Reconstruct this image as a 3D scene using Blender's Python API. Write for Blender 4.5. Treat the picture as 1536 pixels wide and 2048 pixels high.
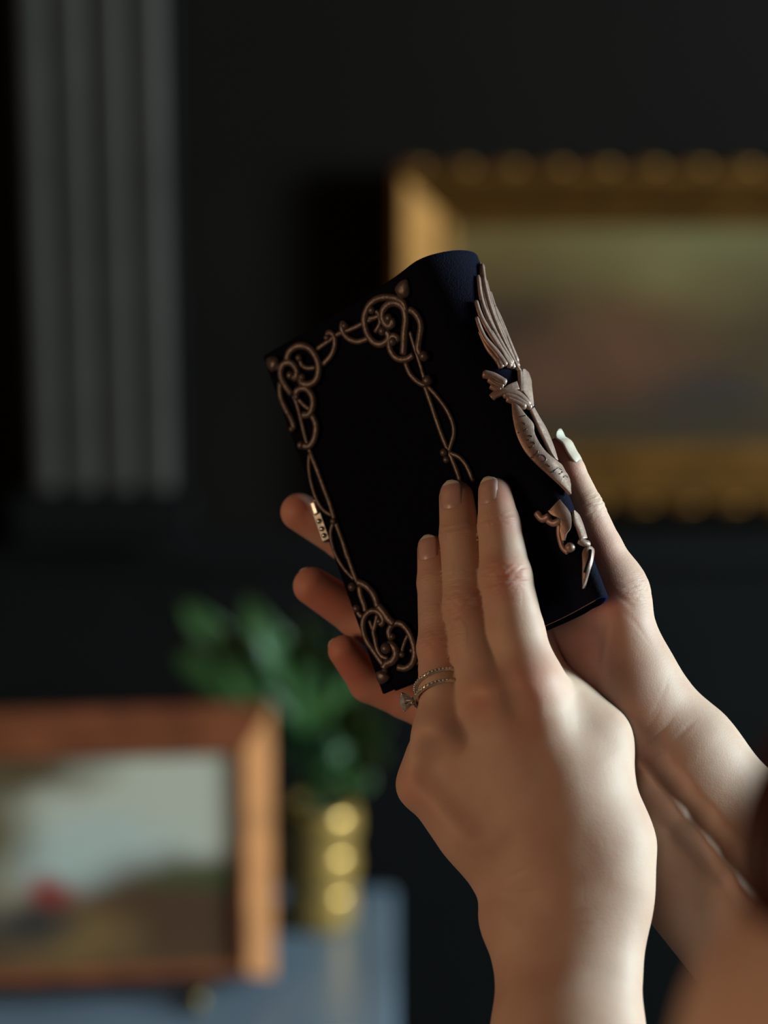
import bpy, bmesh, math, random
import numpy as np
from mathutils import Vector, Matrix
from mathutils.bvhtree import BVHTree

scene = bpy.context.scene
for o in list(bpy.data.objects):
    bpy.data.objects.remove(o)
C = scene.collection
R = math.radians

# ---------------------------------------------------------------- camera
F = 2048 * 80 / 36.0            # focal length in pixels of the 1536 x 2048 frame
D = 900.0                       # focus distance in mm
PITCH = R(13.0)
CAMZ = 1.75
cam_d = bpy.data.cameras.new('camera')
cam = bpy.data.objects.new('camera', cam_d)
C.objects.link(cam)
cam_d.sensor_fit = 'VERTICAL'
cam_d.sensor_height = 36.0
cam_d.sensor_width = 27.0
cam_d.lens = 80.0
cam_d.clip_start = 0.02
cam_d.clip_end = 50
cam.location = (0, 0, CAMZ)
cam.rotation_euler = (R(90) - PITCH, 0, 0)
cam_d.dof.use_dof = True
cam_d.dof.focus_distance = 0.872
cam_d.dof.aperture_fstop = 4.0
cam_d.dof.aperture_blades = 0
scene.camera = cam

# ---------------------------------------------------------------- world, window light, lamp light, exposure
world = bpy.data.worlds.new('world')
scene.world = world
world.use_nodes = True
wb = world.node_tree.nodes['Background']
wb.inputs[0].default_value = (0.55, 0.62, 0.75, 1)
wb.inputs[1].default_value = 0.010

def area(name, loc, aim, size, size_y, power, col):
    l = bpy.data.lights.new(name, 'AREA')
    l.shape = 'RECTANGLE'
    l.size = size
    l.size_y = size_y
    l.energy = power
    l.color = col
    o = bpy.data.objects.new(name, l)
    C.objects.link(o)
    o.location = loc
    o.rotation_euler = (Vector(aim) - Vector(loc)).to_track_quat('-Z', 'Y').to_euler()
    return o

area('window_daylight', (3.3, 1.05, 2.02), (0.05, 0.95, 1.46), 1.0, 1.3, 246, (0.745, 0.95, 0.985))
area('lamp_glow', (-1.5, -0.25, 1.75), (0.08, 0.86, 1.5), 0.5, 0.5, 10.0, (1.0, 0.63, 0.38))

scene.view_settings.view_transform = 'Standard'
scene.view_settings.look = 'None'
scene.view_settings.exposure = 0.0
scene.view_settings.gamma = 1.0
scene.view_settings.use_curve_mapping = False

# ---------------------------------------------------------------- coordinates
# "hand space": millimetres, X right, Y up, Z towards the viewer, origin 900 mm in front of the lens
CP, SP = math.cos(PITCH), math.sin(PITCH)
def HW(p):
    p = np.asarray(p, float)
    X, Y, Z = p[..., 0], p[..., 1], p[..., 2]
    d = D - Z
    return np.stack([X, d * CP + Y * SP, CAMZ * 1000 - d * SP + Y * CP], -1) / 1000.0
def PX(x, y, z=0.0):
    d = D - z
    return np.array([(x - 768) / F * d, -(y - 1024) / F * d, z])
def rmm(r, z=0.0):
    return r * (D - z) / F
def px_dir(x, y):
    d = np.array([(x - 768) / F, -(y - 1024) / F, -1.0])
    return d / np.linalg.norm(d)
CAMH = np.array([0, 0, D])
def at_world(x, y, wy):
    """point seen at pixel x, y on the vertical plane world-y = wy"""
    d = np.array([(x - 768) / F, CP - (y - 1024) / F * SP, -SP - (y - 1024) / F * CP])
    t = wy / d[1]
    return Vector((d[0] * t, wy, CAMZ + d[2] * t))
def at_height(x, y, wz):
    d = np.array([(x - 768) / F, CP - (y - 1024) / F * SP, -SP - (y - 1024) / F * CP])
    t = (wz - CAMZ) / d[2]
    return Vector((d[0] * t, d[1] * t, wz))

# ---------------------------------------------------------------- object helpers
def tag(o, label=None, cat=None, group=None, kind=None):
    if label: o['label'] = label
    if cat: o['category'] = cat
    if group: o['group'] = group
    if kind: o['kind'] = kind
    return o
def empty(name, loc, label=None, cat=None, group=None, kind=None):
    o = bpy.data.objects.new(name, None)
    o.empty_display_size = 0.02
    C.objects.link(o)
    o.location = loc
    return tag(o, label, cat, group, kind)
def abs_loc(o):
    v = Vector((0, 0, 0))
    while o is not None:
        v += o.location
        o = o.parent
    return v
def meshobj(name, verts, faces, m, parent=None, smooth=True, origin=None):
    """verts in world metres; one mesh object"""
    verts = np.asarray(verts, float)
    if parent is not None:
        base = abs_loc(parent)
        off = np.array(base)
        loc = (0, 0, 0)
    else:
        base = Vector(origin) if origin is not None else Vector(tuple(verts.mean(0)[:2]) + (verts[:, 2].min(),))
        off = np.array(base)
        loc = base
    me = bpy.data.meshes.new(name)
    me.from_pydata((verts - off).tolist(), [], [list(map(int, f)) for f in faces])
    me.update()
    o = bpy.data.objects.new(name, me)
    C.objects.link(o)
    o.location = loc
    if parent is not None: o.parent = parent
    if m: me.materials.append(m)
    if smooth:
        me.polygons.foreach_set('use_smooth', [True] * len(me.polygons))
    return o
class MB:
    """collects simple solids (world metres) for ONE mesh object"""
    def __init__(s): s.v = []; s.f = []
    def add(s, v, f):
        b = len(s.v)
        s.v += [tuple(map(float, p)) for p in v]
        s.f += [[i + b for i in q] for q in f]
        return s
    def box(s, lo, hi):
        (a, b, c), (d, e, g) = lo, hi
        v = [(a,b,c),(d,b,c),(d,e,c),(a,e,c),(a,b,g),(d,b,g),(d,e,g),(a,e,g)]
        return s.add(v, [(0,3,2,1),(4,5,6,7),(0,1,5,4),(1,2,6,5),(2,3,7,6),(3,0,4,7)])
    def prism(s, prof, p0, p1, up, side, m0=0.0, m1=0.0):
        """profile [(a,b)] along p0->p1; a along side, b along up; m0/m1 mitre slopes"""
        p0, p1, up, side = map(np.array, (p0, p1, up, side))
        t = (p1 - p0) / np.linalg.norm(p1 - p0)
        n = len(prof)
        v = [p0 + side * a + up * b + t * (m0 * a) for a, b in prof] + [p1 + side * a + up * b - t * (m1 * a) for a, b in prof]
        f = [(i, (i + 1) % n, n + (i + 1) % n, n + i) for i in range(n)]
        f += [tuple(range(n))[::-1], tuple(range(n, 2 * n))]
        return s.add(v, f)
    def lathe(s, prof, c, seg=32):
        b = []
        for r, z in prof:
            for k in range(seg):
                a = 2 * math.pi * k / seg
                b.append((c[0] + r * math.cos(a), c[1] + r * math.sin(a), c[2] + z))
        f = []
        for i in range(len(prof) - 1):
            for k in range(seg):
                f.append((i * seg + k, i * seg + (k + 1) % seg, (i + 1) * seg + (k + 1) % seg, (i + 1) * seg + k))
        f.append(tuple(range(seg))[::-1])
        f.append(tuple(range((len(prof) - 1) * seg, len(prof) * seg)))
        return s.add(b, f)
    def build(s, name, m, parent=None, smooth=False, origin=None, bevel=0, seg=2):
        o = meshobj(name, s.v, s.f, m, parent, smooth, origin)
        if bevel:
            md = o.modifiers.new('bevel', 'BEVEL'); md.width = bevel; md.segments = seg
            md.limit_method = 'ANGLE'; md.angle_limit = R(35)
        return o
def catmull(pts, n=6, closed=False):
    pts = [np.array(p, float) for p in pts]
    out = []
    N = len(pts)
    for i in range(N - 1):
        p0 = pts[max(i - 1, 0)]; p1 = pts[i]; p2 = pts[i + 1]; p3 = pts[min(i + 2, N - 1)]
        for k in range(n):
            t = k / n
            out.append(0.5 * ((2 * p1) + (-p0 + p2) * t + (2 * p0 - 5 * p1 + 4 * p2 - p3) * t * t + (-p0 + 3 * p1 - 3 * p2 + p3) * t ** 3))
    out.append(pts[-1])
    return np.array(out)
def tube(path, rad, seg=10, flat=1.0, nrm=None):
    """path Nx3 (any unit), rad per point; returns verts, faces. nrm: per-point normals for flattening"""
    path = np.asarray(path, float); N = len(path)
    rad = np.broadcast_to(np.asarray(rad, float), (N,))
    T = np.gradient(path, axis=0); T /= np.linalg.norm(T, axis=1)[:, None] + 1e-12
    if nrm is None:
        a = np.array([0, 0, 1.0]) if abs(T[0][2]) < 0.9 else np.array([1.0, 0, 0])
        nrm = np.zeros_like(path); cur = a
        for i in range(N):
            cur = cur - T[i] * (cur @ T[i]); cur /= np.linalg.norm(cur) + 1e-12; nrm[i] = cur
    nrm = np.asarray(nrm, float)
    nrm = nrm - T * np.sum(nrm * T, 1)[:, None]
    nrm /= np.linalg.norm(nrm, axis=1)[:, None] + 1e-12
    Bn = np.cross(T, nrm)
    v = []; f = []
    for i in range(N):
        for k in range(seg):
            a = 2 * math.pi * k / seg
            v.append(path[i] + rad[i] * (Bn[i] * math.cos(a) + nrm[i] * math.sin(a) * flat))
    for i in range(N - 1):
        for k in range(seg):
            f.append((i * seg + k, i * seg + (k + 1) % seg, (i + 1) * seg + (k + 1) % seg, (i + 1) * seg + k))
    f.append(tuple(range(seg))[::-1]); f.append(tuple(range((N - 1) * seg, N * seg)))
    return np.array(v), f
def ball(c, r, seg=12, rings=8, squash=None, axis=None):
    v = []; f = []
    for i in range(1, rings):
        th = math.pi * i / rings
        for k in range(seg):
            a = 2 * math.pi * k / seg
            v.append((math.sin(th) * math.cos(a), math.sin(th) * math.sin(a), math.cos(th)))
    v += [(0, 0, 1), (0, 0, -1)]
    top = len(v) - 2
    for i in range(rings - 2):
        for k in range(seg):
            f.append((i * seg + k, (i + 1) * seg + k, (i + 1) * seg + (k + 1) % seg, i * seg + (k + 1) % seg))
    for k in range(seg):
        f.append((top, k, (k + 1) % seg))
        f.append((top + 1, (rings - 2) * seg + (k + 1) % seg, (rings - 2) * seg + k))
    return np.array(v) * np.array(r) + np.array(c), f

# ---------------------------------------------------------------- materials
def mat(name, col, rough=0.6, metal=0.0, noise=0.0, nscale=20.0, bump=0.0, bscale=60.0, col2=None, coat=0.0, sheen=0.0, sheen_tint=None, spec=None, stretch=None):
    m = bpy.data.materials.new(name)
    m.use_nodes = True
    nt = m.node_tree
    b = nt.nodes['Principled BSDF']
    b.inputs['Base Color'].default_value = (*col, 1)
    b.inputs['Roughness'].default_value = rough
    b.inputs['Metallic'].default_value = metal
    if coat: b.inputs['Coat Weight'].default_value = coat
    if spec is not None: b.inputs['Specular IOR Level'].default_value = spec
    if sheen:
        b.inputs['Sheen Weight'].default_value = sheen
        b.inputs['Sheen Roughness'].default_value = 0.35
        if sheen_tint: b.inputs['Sheen Tint'].default_value = (*sheen_tint, 1)
    tc = nt.nodes.new('ShaderNodeTexCoord')
    src = tc.outputs['Object']
    if stretch:
        mp = nt.nodes.new('ShaderNodeMapping'); mp.inputs['Scale'].default_value = stretch
        nt.links.new(src, mp.inputs[0]); src = mp.outputs[0]
    if noise:
        n = nt.nodes.new('ShaderNodeTexNoise'); n.inputs['Scale'].default_value = nscale; n.inputs['Detail'].default_value = 6
        nt.links.new(src, n.inputs['Vector'])
        mx = nt.nodes.new('ShaderNodeMix'); mx.data_type = 'RGBA'
        c2 = col2 or tuple(c * (1 - noise) for c in col)
        mx.inputs[6].default_value = (*col, 1); mx.inputs[7].default_value = (*c2, 1)
        rp = nt.nodes.new('ShaderNodeValToRGB'); rp.color_ramp.elements[0].position = 0.35; rp.color_ramp.elements[1].position = 0.68
        nt.links.new(n.outputs['Fac'], rp.inputs[0]); nt.links.new(rp.outputs[0], mx.inputs[0])
        nt.links.new(mx.outputs[2], b.inputs['Base Color'])
    if bump:
        n2 = nt.nodes.new('ShaderNodeTexNoise'); n2.inputs['Scale'].default_value = bscale; n2.inputs['Detail'].default_value = 4
        nt.links.new(src, n2.inputs['Vector'])
        bp = nt.nodes.new('ShaderNodeBump'); bp.inputs['Strength'].default_value = bump; bp.inputs['Distance'].default_value = 0.001
        nt.links.new(n2.outputs['Fac'], bp.inputs['Height']); nt.links.new(bp.outputs[0], b.inputs['Normal'])
    return m
M = {}
M['velvet'] = mat('navy_velvet', (0.0022, 0.0025, 0.009), 0.85, 0, 0.5, 900, 0.5, 1500, sheen=0.24, sheen_tint=(0.03, 0.05, 0.65), spec=0.08)
M['lining'] = mat('dark_lining', (0.006, 0.005, 0.006), 0.8, 0, 0.3, 60, spec=0.1)
M['bronze'] = mat('dull_bronze', (0.155, 0.122, 0.105), 0.44, 0.5, 0.35, 260, 0.25, 700)
M['pewter'] = mat('rose_pewter', (0.37, 0.24, 0.19), 0.45, 0.35, 0.3, 220, 0.12, 700)
M['silver'] = mat('polished_silver', (0.80, 0.79, 0.74), 0.2, 1.0, 0.2, 400)
M['dark_silver'] = mat('tarnished_silver', (0.30, 0.30, 0.27), 0.42, 1.0, 0.4, 500)
M['gold_thread'] = mat('gold_thread', (0.45, 0.25, 0.06), 0.4, 0.8, 0.3, 800)
M['pave'] = mat('ring_silver', (0.80, 0.76, 0.68), 0.28, 0.75, 0.25, 900)

# ================================================================ THE BOOK
BU = np.array([0.81325047, 0.40466321, 0.42043333])      # across the cover, fore-edge to spine
BV = np.array([0.32324829, -0.9119984, 0.25252614])      # along the spine, top to bottom
BN = np.array([-0.48562256, 0.06946265, 0.87248982])     # out of the front cover
BTL = np.array([-49.4959294, 63.55032911, -27.00195163])
BL = 147.8
def BK(u, v, w): return BTL + BU * u + BV * v + BN * w
prof_top = [(0, 0), (10, .7), (20, 1.3), (33, 2.1), (46, 3.1), (57, 4.2), (67, 5.8), (72, 7.1), (76.3, 8.6), (79.5, 9.8), (82.5, 10.4), (85.6, 9.9), (88.6, 8.4), (91.6, 5.8), (94.3, 2.4), (96.2, -1.4), (97.4, -5.5), (97.9, -10), (97.4, -14), (95.5, -18), (91, -21.5), (84, -22.5), (70, -22), (50, -19), (25, -13), (3, -7)]
prof_bot = [(0, -2.3), (10, -3.2), (20, -4.4), (33, -6.2), (46, -8.2), (57, -9.8), (67, -11.0), (72, -11.4), (76.3, -11.4), (79.5, -11.0), (82.5, -10.4), (85.6, -9.6), (88.6, -8.6), (91.6, -7.6), (94.3, -6.7), (96.6, -6.4), (98.4, -7.2), (99.2, -9.2), (98.8, -12.4), (97, -16), (93, -20), (86, -23), (72, -24), (50, -20), (25, -14), (3, -8)]
pt = catmull(prof_top, 4); pb = catmull(prof_bot, 4)
def offs(pr, t):
    T = np.gradient(pr, axis=0); T /= np.linalg.norm(T, axis=1)[:, None]
    Nn = np.stack([T[:, 1], -T[:, 0]], 1)          # towards the inside
    return pr + Nn * t
pt_i, pb_i = offs(pt, 1.7), offs(pb, 1.7)
NV = 48
def shape_f(t):                                     # how fast the open-bottom profile flattens
    return t
outer = []; inner = []
for j in range(NV + 1):
    t = j / NV
    s = shape_f(t)
    e = 0.0
    for lst, a, b in ((outer, pt, pb), (inner, pt_i, pb_i)):
        pr = a * (1 - s) + b * s
        lst.append(np.array([BK(q[0], t * BL, q[1]) for q in pr]))
outer = np.array(outer); inner = np.array(inner)
NPf = outer.shape[1]
surf_faces = [(j * NPf + i, j * NPf + i + 1, (j + 1) * NPf + i + 1, (j + 1) * NPf + i) for j in range(NV) for i in range(NPf - 1)]
book_bvh = BVHTree.FromPolygons([Vector(p) for p in outer.reshape(-1, 3)], surf_faces)
def on_book(x, y):
    """surface point and outward normal of the cover along the sight line"""
    h = book_bvh.ray_cast(Vector(CAMH), Vector(px_dir(x, y)))
    if h[0] is None:
        return None
    p = np.array(h[0]); n = np.array(h[1])
    if n @ np.array(px_dir(x, y)) > 0: n = -n
    return p, n
# ================================================================ HANDS: implicit surfaces, meshed with surface nets
def smin(a, b, k):
    if k <= 0: return np.minimum(a, b)
    h = np.maximum(k - np.abs(a - b), 0) / k
    return np.minimum(a, b) - h * h * k * 0.25
def rcone(p, a, b, r1, r2):
    ba = b - a
    t = np.clip(((p - a) @ ba) / (ba @ ba), 0, 1)
    q = p - a - t[:, None] * ba
    return np.sqrt(np.einsum('ij,ij->i', q, q)) - (r1 + (r2 - r1) * t)
def ellip(p, c, ax, rad):
    q = (p - c) @ np.asarray(ax, np.float32).T / np.asarray(rad, np.float32)
    k0 = np.sqrt(np.einsum('ij,ij->i', q, q))
    return (k0 - 1.0) * min(rad)
def J(x, y, z, r): return np.append(PX(x, y, z), rmm(r, z)).astype(np.float32)

class Hand:
    def __init__(s): s.palm = []; s.fingers = []; s.bumps = []; s.cuts = []
    def sdf(s, p):
        p = np.asarray(p, np.float32)
        d = None
        for a, b, k in s.palm:
            e = rcone(p, a[:3], b[:3], a[3], b[3])
            d = e if d is None else smin(d, e, k)
        out = d
        for chain, k, extra in s.fingers:
            f = None
            for a, b in zip(chain[:-1], chain[1:]):
                e = rcone(p, a[:3], b[:3], a[3], b[3])
                f = e if f is None else smin(f, e, 1.6)
            for c, r, kk in extra:
                e = np.sqrt(((p - c) ** 2).sum(1)) - r
                f = smin(f, e, kk)
            out = smin(out, smin(d, f, k), 0.5)
        for c, r, kk in s.bumps:
            out = smin(out, np.sqrt(((p - c) ** 2).sum(1)) - r, kk)
        for a, b, r, kk in s.cuts:                      # soft grooves
            e = rcone(p, a, b, r, r)
            out = -smin(-out, e, kk)
        return out
def grad(f, p, e=0.25):
    g = np.zeros_like(p)
    for i in range(3):
        d = np.zeros(3, np.float32); d[i] = e
        g[:, i] = f(p + d) - f(p - d)
    return g / (np.linalg.norm(g, axis=1)[:, None] + 1e-9)
def surface_net(f, lo, hi, h, cull=4):
    lo = np.asarray(lo, np.float32); hi = np.asarray(hi, np.float32)
    nc = np.ceil((hi - lo) / (h * cull)).astype(int)
    H = h * cull
    ax = [lo[i] + H * np.arange(nc[i] + 1, dtype=np.float32) for i in range(3)]
    G = np.stack(np.meshgrid(*ax, indexing='ij'), -1).reshape(-1, 3)
    cv = f(G).reshape(nc + 1)
    n = nc * cull + 1
    V = np.full(n, 9.0, np.float32)
    near = np.abs(cv) < H * 2.2
    # fill by nearest coarse value, then refine near the surface
    idx = [np.minimum((np.arange(n[i]) + cull // 2) // cull, nc[i]) for i in range(3)]
    V[:] = cv[np.ix_(*idx)]
    m = near[np.ix_(*idx)]
    I = np.argwhere(m)
    pts = lo + I.astype(np.float32) * h
    vals = np.concatenate([f(c) for c in np.array_split(pts, max(1, len(pts) // 200000))])
    V[m] = vals
    ins = V < 0
    c = np.zeros(n - 1, np.int8)
    for dx in (0, 1):
        for dy in (0, 1):
            for dz in (0, 1):
                c += ins[dx:n[0] - 1 + dx, dy:n[1] - 1 + dy, dz:n[2] - 1 + dz]
    act = (c > 0) & (c < 8)
    cells = np.argwhere(act)
    vid = np.full(n - 1, -1, np.int64); vid[act] = np.arange(len(cells))
    acc = np.zeros((len(cells), 3)); cnt = np.zeros(len(cells))
    cor = np.array([(x, y, z) for x in (0, 1) for y in (0, 1) for z in (0, 1)])
    cvv = np.stack([V[cells[:, 0] + x, cells[:, 1] + y, cells[:, 2] + z] for x, y, z in cor], 1)
    for i in range(8):
        for j in range(i + 1, 8):
            if np.abs(cor[i] - cor[j]).sum() == 1:
                a, b = cvv[:, i], cvv[:, j]
                mm = (a < 0) != (b < 0)
                t = np.where(mm, a / np.where(mm, a - b, 1), 0)
                q = cor[i] + t[:, None] * (cor[j] - cor[i])
                acc[mm] += q[mm]; cnt[mm] += 1
    P = lo + (cells + acc / cnt[:, None]) * h
    faces = []
    for a in range(3):
        b, c2 = (a + 1) % 3, (a + 2) % 3
        s0 = [slice(None)] * 3; s1 = [slice(None)] * 3
        s0[a] = slice(0, n[a] - 1); s1[a] = slice(1, n[a])
        i0 = ins[tuple(s0)]; i1 = ins[tuple(s1)]
        E = np.argwhere(i0 != i1)
        E = E[(E[:, b] > 0) & (E[:, c2] > 0) & (E[:, b] < n[b] - 1) & (E[:, c2] < n[c2] - 1)]
        flip = i1[tuple(E.T)]
        def cell(db, dc):
            q = E.copy(); q[:, b] -= db; q[:, c2] -= dc
            return vid[tuple(q.T)]
        quad = np.stack([cell(1, 1), cell(0, 1), cell(0, 0), cell(1, 0)], 1)
        quad[flip] = quad[flip][:, ::-1]
        faces.append(quad)
    return P.astype(np.float32), np.concatenate(faces)
def project(f, P, it=2):
    for _ in range(it):
        g = grad(f, P, 0.3)
        P = P - g * np.clip(f(P), -0.6, 0.6)[:, None]
    return P
def unit(v):
    v = np.asarray(v, float); return v / np.linalg.norm(v)

# ---------------------------------------------------------------- left hand (in front, back of the hand to the viewer)
L = Hand()
Li = [J(990, 988, 31, 34), J(998, 1050, 35, 42.5), J(1012, 1155, 41, 52), J(1030, 1265, 43, 59), J(1062, 1378, 47, 62)]
Lm = [J(913, 996, 23.5, 35), J(920, 1070, 27.5, 41), J(934, 1212, 36, 46), J(950, 1300, 40, 50), J(982, 1404, 47, 56)]
Lr = [J(864, 1100, 19, 29.5), J(870, 1165, 23, 35.5), J(878, 1296, 31, 41), J(880, 1370, 37, 43), J(886, 1472, 40.5, 50)]
Lp = [J(857, 1288, 18, 21), J(864, 1340, 18, 26), J(869, 1430, 22, 30), J(856, 1500, 27, 34), J(842, 1572, 31, 38)]
Lt = [J(1058, 1238, 9, 34), J(1068, 1275, 13, 38), J(1090, 1345, 22, 43), J(1150, 1420, 30, 52), J(1193, 1472, 34, 60)]
def kn(j, dx, dy, dz, r, k=4.0):
    return (np.array([j[0] + dx, j[1] + dy, j[2] + dz], np.float32), r, k)
L.fingers = [
    (Li, 8.0, [kn(Li[2], -1.0, 0.5, 2.6, 8.1)]),
    (Lm, 8.0, [kn(Lm[2], -1.0, 0.5, 2.2, 7.2)]),
    (Lr, 8.0, [kn(Lr[2], -1.0, 0.5, 1.6, 6.4)]),
    (Lp, 7.0, []),
    (Lt, 11.0, []),
]
W0 = J(1140, 1800, 46, 86)
fore_end = np.append(np.array([84.0, -335.0, 190.0]), 40).astype(np.float32)
def fa(x, y, z, r): return J(x, y, z, r)
LA = J(1064, 1858, 46, 76); LB = J(1213, 1800, 45, 79); LC = J(1140, 1850, 47, 92)
LA2 = J(1078, 2075, 66, 82); LB2 = J(1190, 2075, 66, 86); LC2 = J(1135, 2075, 68, 96)
L.palm = [
    (Li[4], J(1165, 1740, 49, 74), 10),
    (Lm[4], J(1125, 1770, 50, 76), 10),
    (Lr[4], J(1085, 1790, 47, 72), 10),
    (Lp[4], J(1055, 1800, 42, 66), 10),
    (J(1000, 1500, 38, 62), J(1100, 1700, 38, 84), 12),      # palm mass
    (J(1100, 1470, 38, 66), J(1160, 1650, 38, 86), 12),
    (J(905, 1540, 32, 50), J(1040, 1740, 38, 66), 12),
    (J(1184, 1482, 35, 62), J(1218, 1690, 42, 80), 10),       # thumb metacarpal
    (J(1120, 1400, 38, 40), J(1180, 1520, 38, 64), 10),       # web to the thumb
    (J(1218, 1690, 42, 80), LB, 10),
    (J(1150, 1560, 45, 70), J(1190, 1740, 48, 82), 12), (J(866, 1530, 36, 42), J(950, 1650, 42, 60), 12),
    (J(1100, 1740, 46, 80), LC, 12),
    (J(1050, 1790, 42, 62), LA, 10),
    (LA, LA2, 10), (LB, LB2, 10), (LC, LC2, 12),
    (LA2, np.append(np.array([70, -300, 165.0]), 24).astype(np.float32), 10),
    (LB2, np.append(np.array([95, -300, 165.0]), 25).astype(np.float32), 10),
    (LC2, np.append(np.array([84, -315, 180.0]), 33).astype(np.float32), 12),
]
L.bumps = [
    (PX(1055, 1372, 53).astype(np.float32), 8.6, 7), (PX(984, 1396, 53.5).astype(np.float32), 7.6, 6),
    (PX(880, 1464, 45.0).astype(np.float32), 7.0, 7), (PX(844, 1572, 35.0).astype(np.float32), 6.2, 7),
    (PX(1010, 1838, 49).astype(np.float32), 8.0, 8),           # ulnar head
]
def tendon(a, b, r=2.0): return (J(*a, r * 5), J(*b, r * 6), 7)
L.cuts = [
    (PX(1028, 1440, 72), PX(1070, 1560, 75.5), 10.2, 7), (PX(936, 1450, 66), PX(1020, 1580, 73.5), 10.2, 7),
    (PX(852, 1540, 54.5), PX(940, 1640, 65), 10.0, 7),
]
L.cuts = [(a.astype(np.float32), b.astype(np.float32), r, k) for a, b, r, k in L.cuts]

# ---------------------------------------------------------------- right hand (behind the book, palm to the viewer)
Rg = Hand()
Rt = [J(1124, 898, 17, 22), J(1138, 940, 18, 31), J(1168, 1020, 20, 41), J(1200, 1100, 20, 46), J(1228, 1185, 19, 60)]
Ri = [J(745, 885, -30, 36), J(800, 920, -27, 40), J(905, 1000, -18, 44), J(1055, 1130, -4, 60)]
Rm = [J(599, 1024, -23, 38), J(694, 1079, -26, 44), J(803, 1142, -20, 47), J(1005, 1248, -5, 62)]
Rr = [J(624, 1172, -16, 38), J(715, 1231, -21, 44), J(815, 1296, -16, 48), J(985, 1380, -4, 60)]
Rp = [J(688, 1302, -9, 32), J(738, 1366, -14, 39), J(812, 1396, -13, 42), J(960, 1460, -5, 54)]
Rg.fingers = [(Rt, 10, [(PX(1112, 902, 17).astype(np.float32), 4.2, 3.5)]), (Ri, 8, []), (Rm, 8, []), (Rr, 8, []), (Rp, 8, [])]
RW1 = J(1375, 1520, 16, 92); RW2 = J(1260, 1645, 12, 92); RWc = J(1318, 1580, 12, 104)
RE1 = np.append(np.array([232, -212, 20.0]), 31).astype(np.float32)
RE2 = np.append(np.array([206, -238, 18.0]), 31).astype(np.float32)
Rg.palm = [
    (Ri[3], J(1255, 1440, 4, 84), 12), (Rm[3], J(1262, 1490, 4, 88), 12), (Rr[3], J(1250, 1530, 4, 86), 12), (Rp[3], J(1225, 1585, 4, 84), 12),
    (J(1228, 1185, 19, 60), J(1262, 1385, 17, 90), 10),        # thumb metacarpal / thenar
    (J(1190, 1280, 10, 62), J(1250, 1430, 12, 92), 12),
    (J(1060, 1430, -2, 66), J(1215, 1560, 6, 86), 12),         # hypothenar
    (J(1262, 1385, 17, 90), J(1352, 1490, 16, 88), 12),
    (J(1250, 1500, 6, 92), RWc, 14), (J(1225, 1585, 4, 84), RW2, 12), (J(1300, 1470, 12, 88), RW1, 12),
    (RW1, RE1, 12), (RW2, RE2, 12), (RWc, (RE1 + RE2) / 2 + np.array([0, 0, 4, 4], np.float32), 14),
]
def hit(hand, x, y, lift=0.0):
    """where the sight line meets the hand, moved by lift mm towards the viewer"""
    d = np.array(px_dir(x, y)); t = 780.0
    for _ in range(60):
        e = float(hand.sdf((CAMH + d * t)[None].astype(np.float32))[0])
        t += e * 0.9
        if e < 0.02 or t > 1000: break
    return (CAMH + d * (t - lift)).astype(np.float32)
def chain_on(hand, pts, lift): return [hit(hand, x, y, lift) for x, y in pts]
# flexor tendons standing up at the wrist, with the hollows beside them
def ridge(hand, pts, lift, r, k):
    c = chain_on(hand, pts, lift); return [(np.append(a, r).astype(np.float32), np.append(b, r).astype(np.float32), k) for a, b in zip(c[:-1], c[1:])]
def groove(hand, pts, lift, r, k):
    c = chain_on(hand, pts, lift); return [(a, b, r, k) for a, b in zip(c[:-1], c[1:])]
_rd = ridge(Rg, [(1288, 1540), (1330, 1592), (1385, 1655), (1450, 1730), (1510, 1800)], -0.5, 3.3, 3.6)
_gv = groove(Rg, [(1304, 1524), (1350, 1576), (1405, 1640), (1470, 1712), (1520, 1772)], 3.6, 3.9, 4.5)
_gv += groove(Rg, [(1270, 1556), (1312, 1606), (1370, 1672), (1440, 1752)], 4.0, 3.9, 4.5)
_cr = [chain_on(Rg, p, 0) for p in ([(1268, 1562), (1300, 1520)], [(1300, 1520), (1345, 1486), (1390, 1440)], [(1262, 1535), (1300, 1490), (1345, 1440)])]
Rg.palm += _rd
Rg.cuts = _gv

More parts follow.
